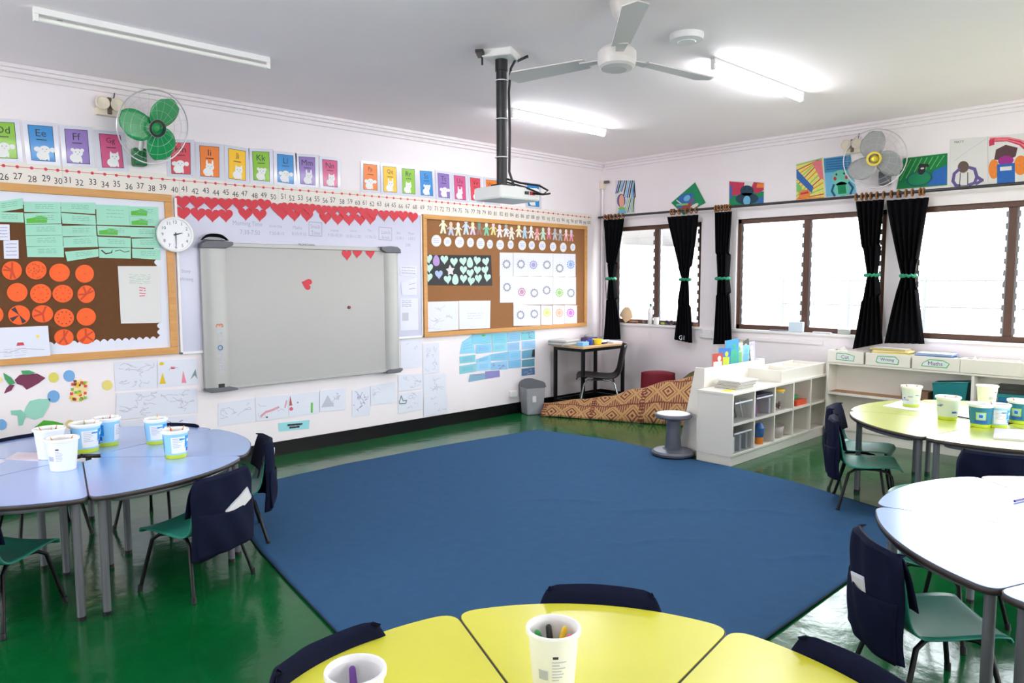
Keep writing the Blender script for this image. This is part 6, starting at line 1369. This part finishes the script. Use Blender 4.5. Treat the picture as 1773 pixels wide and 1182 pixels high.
# ------------------------------------------------------------------ waste bin, corner desk and chair
root = empty('waste_bin', (-1.395, -.15, 0), R(-20), 'grey plastic waste bin with a swing lid against the whiteboard wall', 'waste bin')
b = MB(); n = 4
vs = [(-.1, -.085, 0), (.1, -.085, 0), (.1, .085, 0), (-.1, .085, 0), (-.118, -.1, .31), (.118, -.1, .31), (.118, .1, .31), (-.118, .1, .31)]; b.add(vs, [(0, 3, 2, 1), (0, 1, 5, 4), (1, 2, 6, 5), (2, 3, 7, 6), (3, 0, 4, 7), (4, 5, 6, 7)], mat('bin_grey', (150, 150, 156), .45)); b.build('body', root, bev=.012)
b = MB(); vs = []
for i in range(9):
    a = PI*i/8; vs += [(-.124*math.cos(a), -.106, .31+.085*math.sin(a)**.7 if 0 < i < 8 else .31), (-.124*math.cos(a), .106, .31+.085*math.sin(a)**.7 if 0 < i < 8 else .31)]
b.add(vs, [(2*i, 2*i+1, 2*i+3, 2*i+2) for i in range(8)]+[[2*i for i in range(9)], [2*i+1 for i in range(8, -1, -1)]], GREYPL); b.build('lid', root, smooth=True)
b = MB(); b.box((-.02, -.0965, .18), (.045, .004, .07), mat('bin_sticker', (206, 206, 210))); b.build('sticker', root)
DX0, DX1, DY0, DY1 = -.97, -.20, -.545, -.075
root = empty('desk', (DX0, DY0, 0), 0, 'small desk with a black frame in the room corner', 'desk')
b = MB(); b.span((-.015, -.015, .735), (DX1-DX0+.015, DY1-DY0+.015, .76), wood('desk_top_wood', (216, 176, 130), (196, 152, 106), .4)); b.build('desktop', root, bev=.003)
W_, D_ = DX1-DX0, DY1-DY0
for lx in (.02, W_-.02):
    for ly in (.02, D_-.02): b = MB(); b.box((lx, ly, .3675), (.035, .035, .735), BLACKMET); b.build('leg', root, bev=.002)
b = MB()
for z_ in (.715, .1):
    for a, c in (((0.02, .02), (W_-.02, .02)), ((.02, D_-.02), (W_-.02, D_-.02)), ((.02, .02), (.02, D_-.02)), ((W_-.02, .02), (W_-.02, D_-.02))):
        if z_ == .1 and a[1] == .02 and c[1] == .02: continue
        b = MB(); b.box(((a[0]+c[0])/2, (a[1]+c[1])/2, z_), (abs(c[0]-a[0])+.03, abs(c[1]-a[1])+.03, .034), BLACKMET); b.build('frame_rail', root)

bl = make_chair('desk_chair', mat('black_shell_plastic', (15, 15, 17), .45, spec=.3), 1.37, CHROME); bl.location = (-.73, -.58, 0); bl.rotation_euler = (0, 0, R(131)-PI/2); tag(bl, 'black plastic chair with tube legs at the corner desk', 'chair')
DZ = .7605
def dbox(nm, x, y, d, M, lab, cat, rz=0, z=DZ, **k): b = MB(); b.T = Matrix.Translation((x, y, z)) @ Matrix.Rotation(rz, 4, 'Z'); b.box((0, 0, d[2]/2), d, M); return tag(b.build(nm, **k), lab, cat)
for j in range(4): dbox('newspaper', -.93, -.22+.004*j, (.3, .24, .016), mat('paper_stack_%d' % (j % 2), ((150, 146, 140), (206, 200, 196))[j % 2]), 'grey folded paper on the desk left end, %s from the bottom' % ORD[j], 'paper', .1*j-.1, DZ+.0165*j)
dbox('tissue_box', -.86, -.44, (.14, .09, .045), mat('box_sky', (120, 180, 226)), 'pale blue box at the front left of the corner desk', 'box', .2, bev=.004)
dbox('glue_box', -.70, -.42, (.07, .06, .06), mat('box_royal', (40, 70, 160)), 'dark blue box left of the yellow cup on the desk', 'box', .4, bev=.006)
b = MB(); b.T = Matrix.Translation((-.60, -.44, DZ)); b.lathe([(0, .002), (.045, .002), (.055, .03), (.06, .065), (.056, .065), (.04, .01), (0, .008)], mat('yellow_bowl', (236, 214, 50), .4), 20); tag(b.build('bowl', smooth=True), 'yellow bowl on the corner desk', 'bowl')
dbox('paper_pile', -.42, -.3, (.24, .2, .03), PAPERW, 'white paper pile in the middle of the corner desk', 'papers', .3)
dbox('paper_pile', -.29, -.42, (.14, .2, .022), PAPER, 'white paper pile at the right end of the corner desk', 'papers', -.2)
b = MB(); b.T = Matrix.Translation((-.42, -.16, DZ)); b.box((0, 0, .03), (.2, .1, .06), mat('violet_case', (60, 50, 110))); b.ball((0, 0, .075), .06, mat('grey_felt', (150, 146, 150), .9), 12, (1.2, .8, .5)); tag(b.build('pencil_case', bev=.006), 'violet case with a grey soft top at the back of the desk', 'case')
dbox('dark_notebook', -.47, -.43, (.1, .05, .014), INK, 'small dark notebook in front of the white papers on the desk', 'notebook', .2)
# red seat, green cushion and patterned cloth over the floor mattress
root = empty('low_seat', (-.28, -1.09, 0), R(302), 'dark red curved low seat behind the patterned cloth', 'seat')
b = MB(); b.grid(lambda s, t: ((2*s-1)*.19*(1-.08*t), -.13+.06*(2*s-1)**2-.05*t, .03+.47*t-.025*(2*s-1)**2*t), 14, 12, REDW); b.build('backrest', root, smooth=True, solid=.05)
b = MB(); b.box((0, .02, .12), (.36, .24, .2), REDW); b.build('seat_block', root, bev=.03)
MP = bpy.data.materials.new('tribal_cloth'); MP.use_nodes = True; nt = MP.node_tree; bs = nt.nodes['Principled BSDF']; bs.inputs['Roughness'].default_value = .9
def nd(t, **k):
    n = nt.nodes.new(t)
    for a, v_ in k.items(): setattr(n, a, v_)
    return n
def mth(op, a, b=None):
    n = nd('ShaderNodeMath', operation=op)
    for i, q in enumerate((a, b)):
        if q is None: continue
        if isinstance(q, (int, float)): n.inputs[i].default_value = q
        else: nt.links.new(q, n.inputs[i])
    return n.outputs[0]
uvn = nd('ShaderNodeUVMap', uv_map='cloth_uv'); sx = nd('ShaderNodeSeparateXYZ'); nt.links.new(uvn.outputs[0], sx.inputs[0])
U = mth('MULTIPLY', sx.outputs[0], 1/.23); V = mth('MULTIPLY', sx.outputs[1], 1/.19)
row = mth('FLOOR', V); U2 = mth('ADD', U, mth('MULTIPLY', row, .5))
fx = mth('ABSOLUTE', mth('SUBTRACT', mth('FRACT', U2), .5)); fy = mth('ABSOLUTE', mth('SUBTRACT', mth('FRACT', V), .5)); dd = mth('ADD', fx, fy)
ringp = mth('LESS_THAN', mth('FRACT', mth('MULTIPLY', dd, 5.0)), .42); inside = mth('LESS_THAN', dd, .43)
pat1 = mth('MULTIPLY', ringp, inside)
tri = mth('MULTIPLY', mth('GREATER_THAN', dd, .58), mth('LESS_THAN', mth('FRACT', mth('MULTIPLY', U2, 9)), .6)); band = mth('GREATER_THAN', fy, .462)
stripe = mth('MULTIPLY', mth('LESS_THAN', mth('FRACT', mth('MULTIPLY', U, .42)), .1), mth('LESS_THAN', mth('FRACT', mth('MULTIPLY', V, 7)), .55))
dark = mth('MINIMUM', mth('ADD', mth('ADD', mth('MULTIPLY', pat1, .95), mth('MULTIPLY', tri, .85)), mth('ADD', mth('MULTIPLY', band, .7), mth('MULTIPLY', stripe, .9))), 1)
nzt = nd('ShaderNodeTexNoise'); nzt.inputs['Scale'].default_value = 6
mxa = nd('ShaderNodeMix', data_type='RGBA'); mxa.inputs[6].default_value = col((94, 48, 36)); mxa.inputs[7].default_value = col((112, 34, 40)); nt.links.new(nzt.outputs['Fac'], mxa.inputs[0])
mxb = nd('ShaderNodeMix', data_type='RGBA'); mxb.inputs[6].default_value = col((178, 138, 90)); nt.links.new(mxa.outputs[2], mxb.inputs[7]); nt.links.new(dark, mxb.inputs[0]); nt.links.new(mxb.outputs[2], bs.inputs['Base Color'])
A0 = Vector((-1.44, -.33, 0)); DIR = Vector((.401, -.916, 0)); PER = Vector((.916, .401, 0)); LEN = 1.72
def ph(t): # ridge height along the cloth
    pts = [(0, .13), (.25, .19), (.42, .235), (.6, .33), (.8, .43), (1, .5)]
    for i in range(len(pts)-1):
        if t <= pts[i+1][0]: f = (t-pts[i][0])/(pts[i+1][0]-pts[i][0]); f = f*f*(3-2*f); return pts[i][1]+f*(pts[i+1][1]-pts[i][1])
    return .5
b = MB(); NU, NV = 60, 26; uv = []
def cl(s, t):
    h = ph(s); dep = .10+.25*s; back = .025+.05*s
    if t < .55: q = t/.55; d = dep*q**1.15; z = .004+(h-.004)*(q**.8)
    elif t < .85: q = (t-.55)/.3; d = dep+back*q; z = h+.012*math.sin(PI*q)-.03*q
    else: q = (t-.85)/.15; d = dep+back+.05*q; z = (h-.03)*(1-.8*q)
    z += .012*math.sin(9*s+4*t)*math.sin(PI*min(1, t*1.6)); d += .015*math.sin(7*s)
    if t < .05: z = max(z, .004)+.006*abs(math.sin(11*s)); d -= .02*math.sin(5*s+1)
    p = A0+DIR*(LEN*s)+PER*d; return (p.x, p.y, max(.003, z))
b.grid(cl, NU, NV, MP); o = b.build('patterned_cloth', smooth=True, solid=.006); tag(o, 'tan cloth with brown diamond pattern draped over the floor mattress', 'cloth')
ul = o.data.uv_layers.new(name='cloth_uv')
for poly in o.data.polygons:
    for li in poly.loop_indices:
        vi = o.data.loops[li].vertex_index; i, j = vi % (NU+1), vi//(NU+1); ul.data[li].uv = (LEN*i/NU, (.62*j/NV)*(.5+.6*i/NU)+.05)
b = MB(); b.grid(lambda s, t: tuple(A0+DIR*(.75+.93*s)+PER*(.40+.2*s+.28*t)+Vector((0, 0, .02+(.13+.18*s)*math.sin(PI*min(.97, max(.03, t)))**.5*min(1, 8*s, 8*(1-s))))), 20, 12, mat('grey_mattress', (140, 140, 146), .8)) if False else None
root = empty('cushion', (-.2, -1.66, .0), .3, 'olive green patterned cushion behind the cloth beside the book rack', 'cushion')
b = MB(); b.ball((0, 0, .27), .27, mat('olive_cushion', (86, 84, 46), .9, var=.5, scale=12), 20, (.5, 1.15, 1.0)); b.build('cover', root, smooth=True)
# ------------------------------------------------------------------ daylight and exposure
sc = bpy.context.scene
w = bpy.data.worlds.new('overcast_sky'); sc.world = w; w.use_nodes = True; nt = w.node_tree
bg = nt.nodes['Background']; tc = nt.nodes.new('ShaderNodeTexCoord'); sp = nt.nodes.new('ShaderNodeSeparateXYZ'); rp = nt.nodes.new('ShaderNodeValToRGB')
nt.links.new(tc.outputs['Generated'], sp.inputs[0]); nt.links.new(sp.outputs['Z'], rp.inputs['Fac']); nt.links.new(rp.outputs['Color'], bg.inputs['Color'])
rp.color_ramp.elements[0].position = 0.0; rp.color_ramp.elements[0].color = (1, .98, .96, 1); rp.color_ramp.elements[1].position = 0.6; rp.color_ramp.elements[1].color = (.84, .91, 1, 1)
bg.inputs['Strength'].default_value = 9.0
for i, (a, c) in enumerate(WINS):
    li = bpy.data.lights.new('window_daylight', 'AREA'); li.shape = 'RECTANGLE'; li.size = a-c; li.size_y = HEAD-SILL; li.cycles.is_portal = True
    o = bpy.data.objects.new('window_daylight', li); C.objects.link(o); o.location = (.2, (a+c)/2, (SILL+HEAD)/2); o.rotation_euler = (PI/2, 0, PI/2)
for a, c in ((-.8, -3.6),):  # sky portal for the added back-wall window
    li = bpy.data.lights.new('window_daylight', 'AREA'); li.shape = 'RECTANGLE'; li.size = a-c; li.size_y = HEAD-SILL; li.cycles.is_portal = True
    o = bpy.data.objects.new('window_daylight', li); C.objects.link(o); o.location = (X0-.2, (a+c)/2, (SILL+HEAD)/2); o.rotation_euler = (PI/2, 0, -PI/2)
for a, c in ADDED_WINS:  # sky portals for the added front-wall windows
    li = bpy.data.lights.new('window_daylight', 'AREA'); li.shape = 'RECTANGLE'; li.size = c-a; li.size_y = HEAD-SILL; li.cycles.is_portal = True
    o = bpy.data.objects.new('window_daylight', li); C.objects.link(o); o.location = ((a+c)/2, Y0-.2, (SILL+HEAD)/2); o.rotation_euler = (PI/2, 0, 0)
vs = sc.view_settings; vs.view_transform = 'Standard'; vs.look = 'None'; vs.gamma = 1; vs.use_curve_mapping = False; vs.exposure = 0.68
sc.cycles.max_bounces = 10; sc.cycles.diffuse_bounces = 6; sc.cycles.transparent_max_bounces = 24; sc.cycles.caustics_reflective = False; sc.cycles.caustics_refractive = False
sc.cycles.use_denoising = True; sc.cycles.sample_clamp_indirect = 6
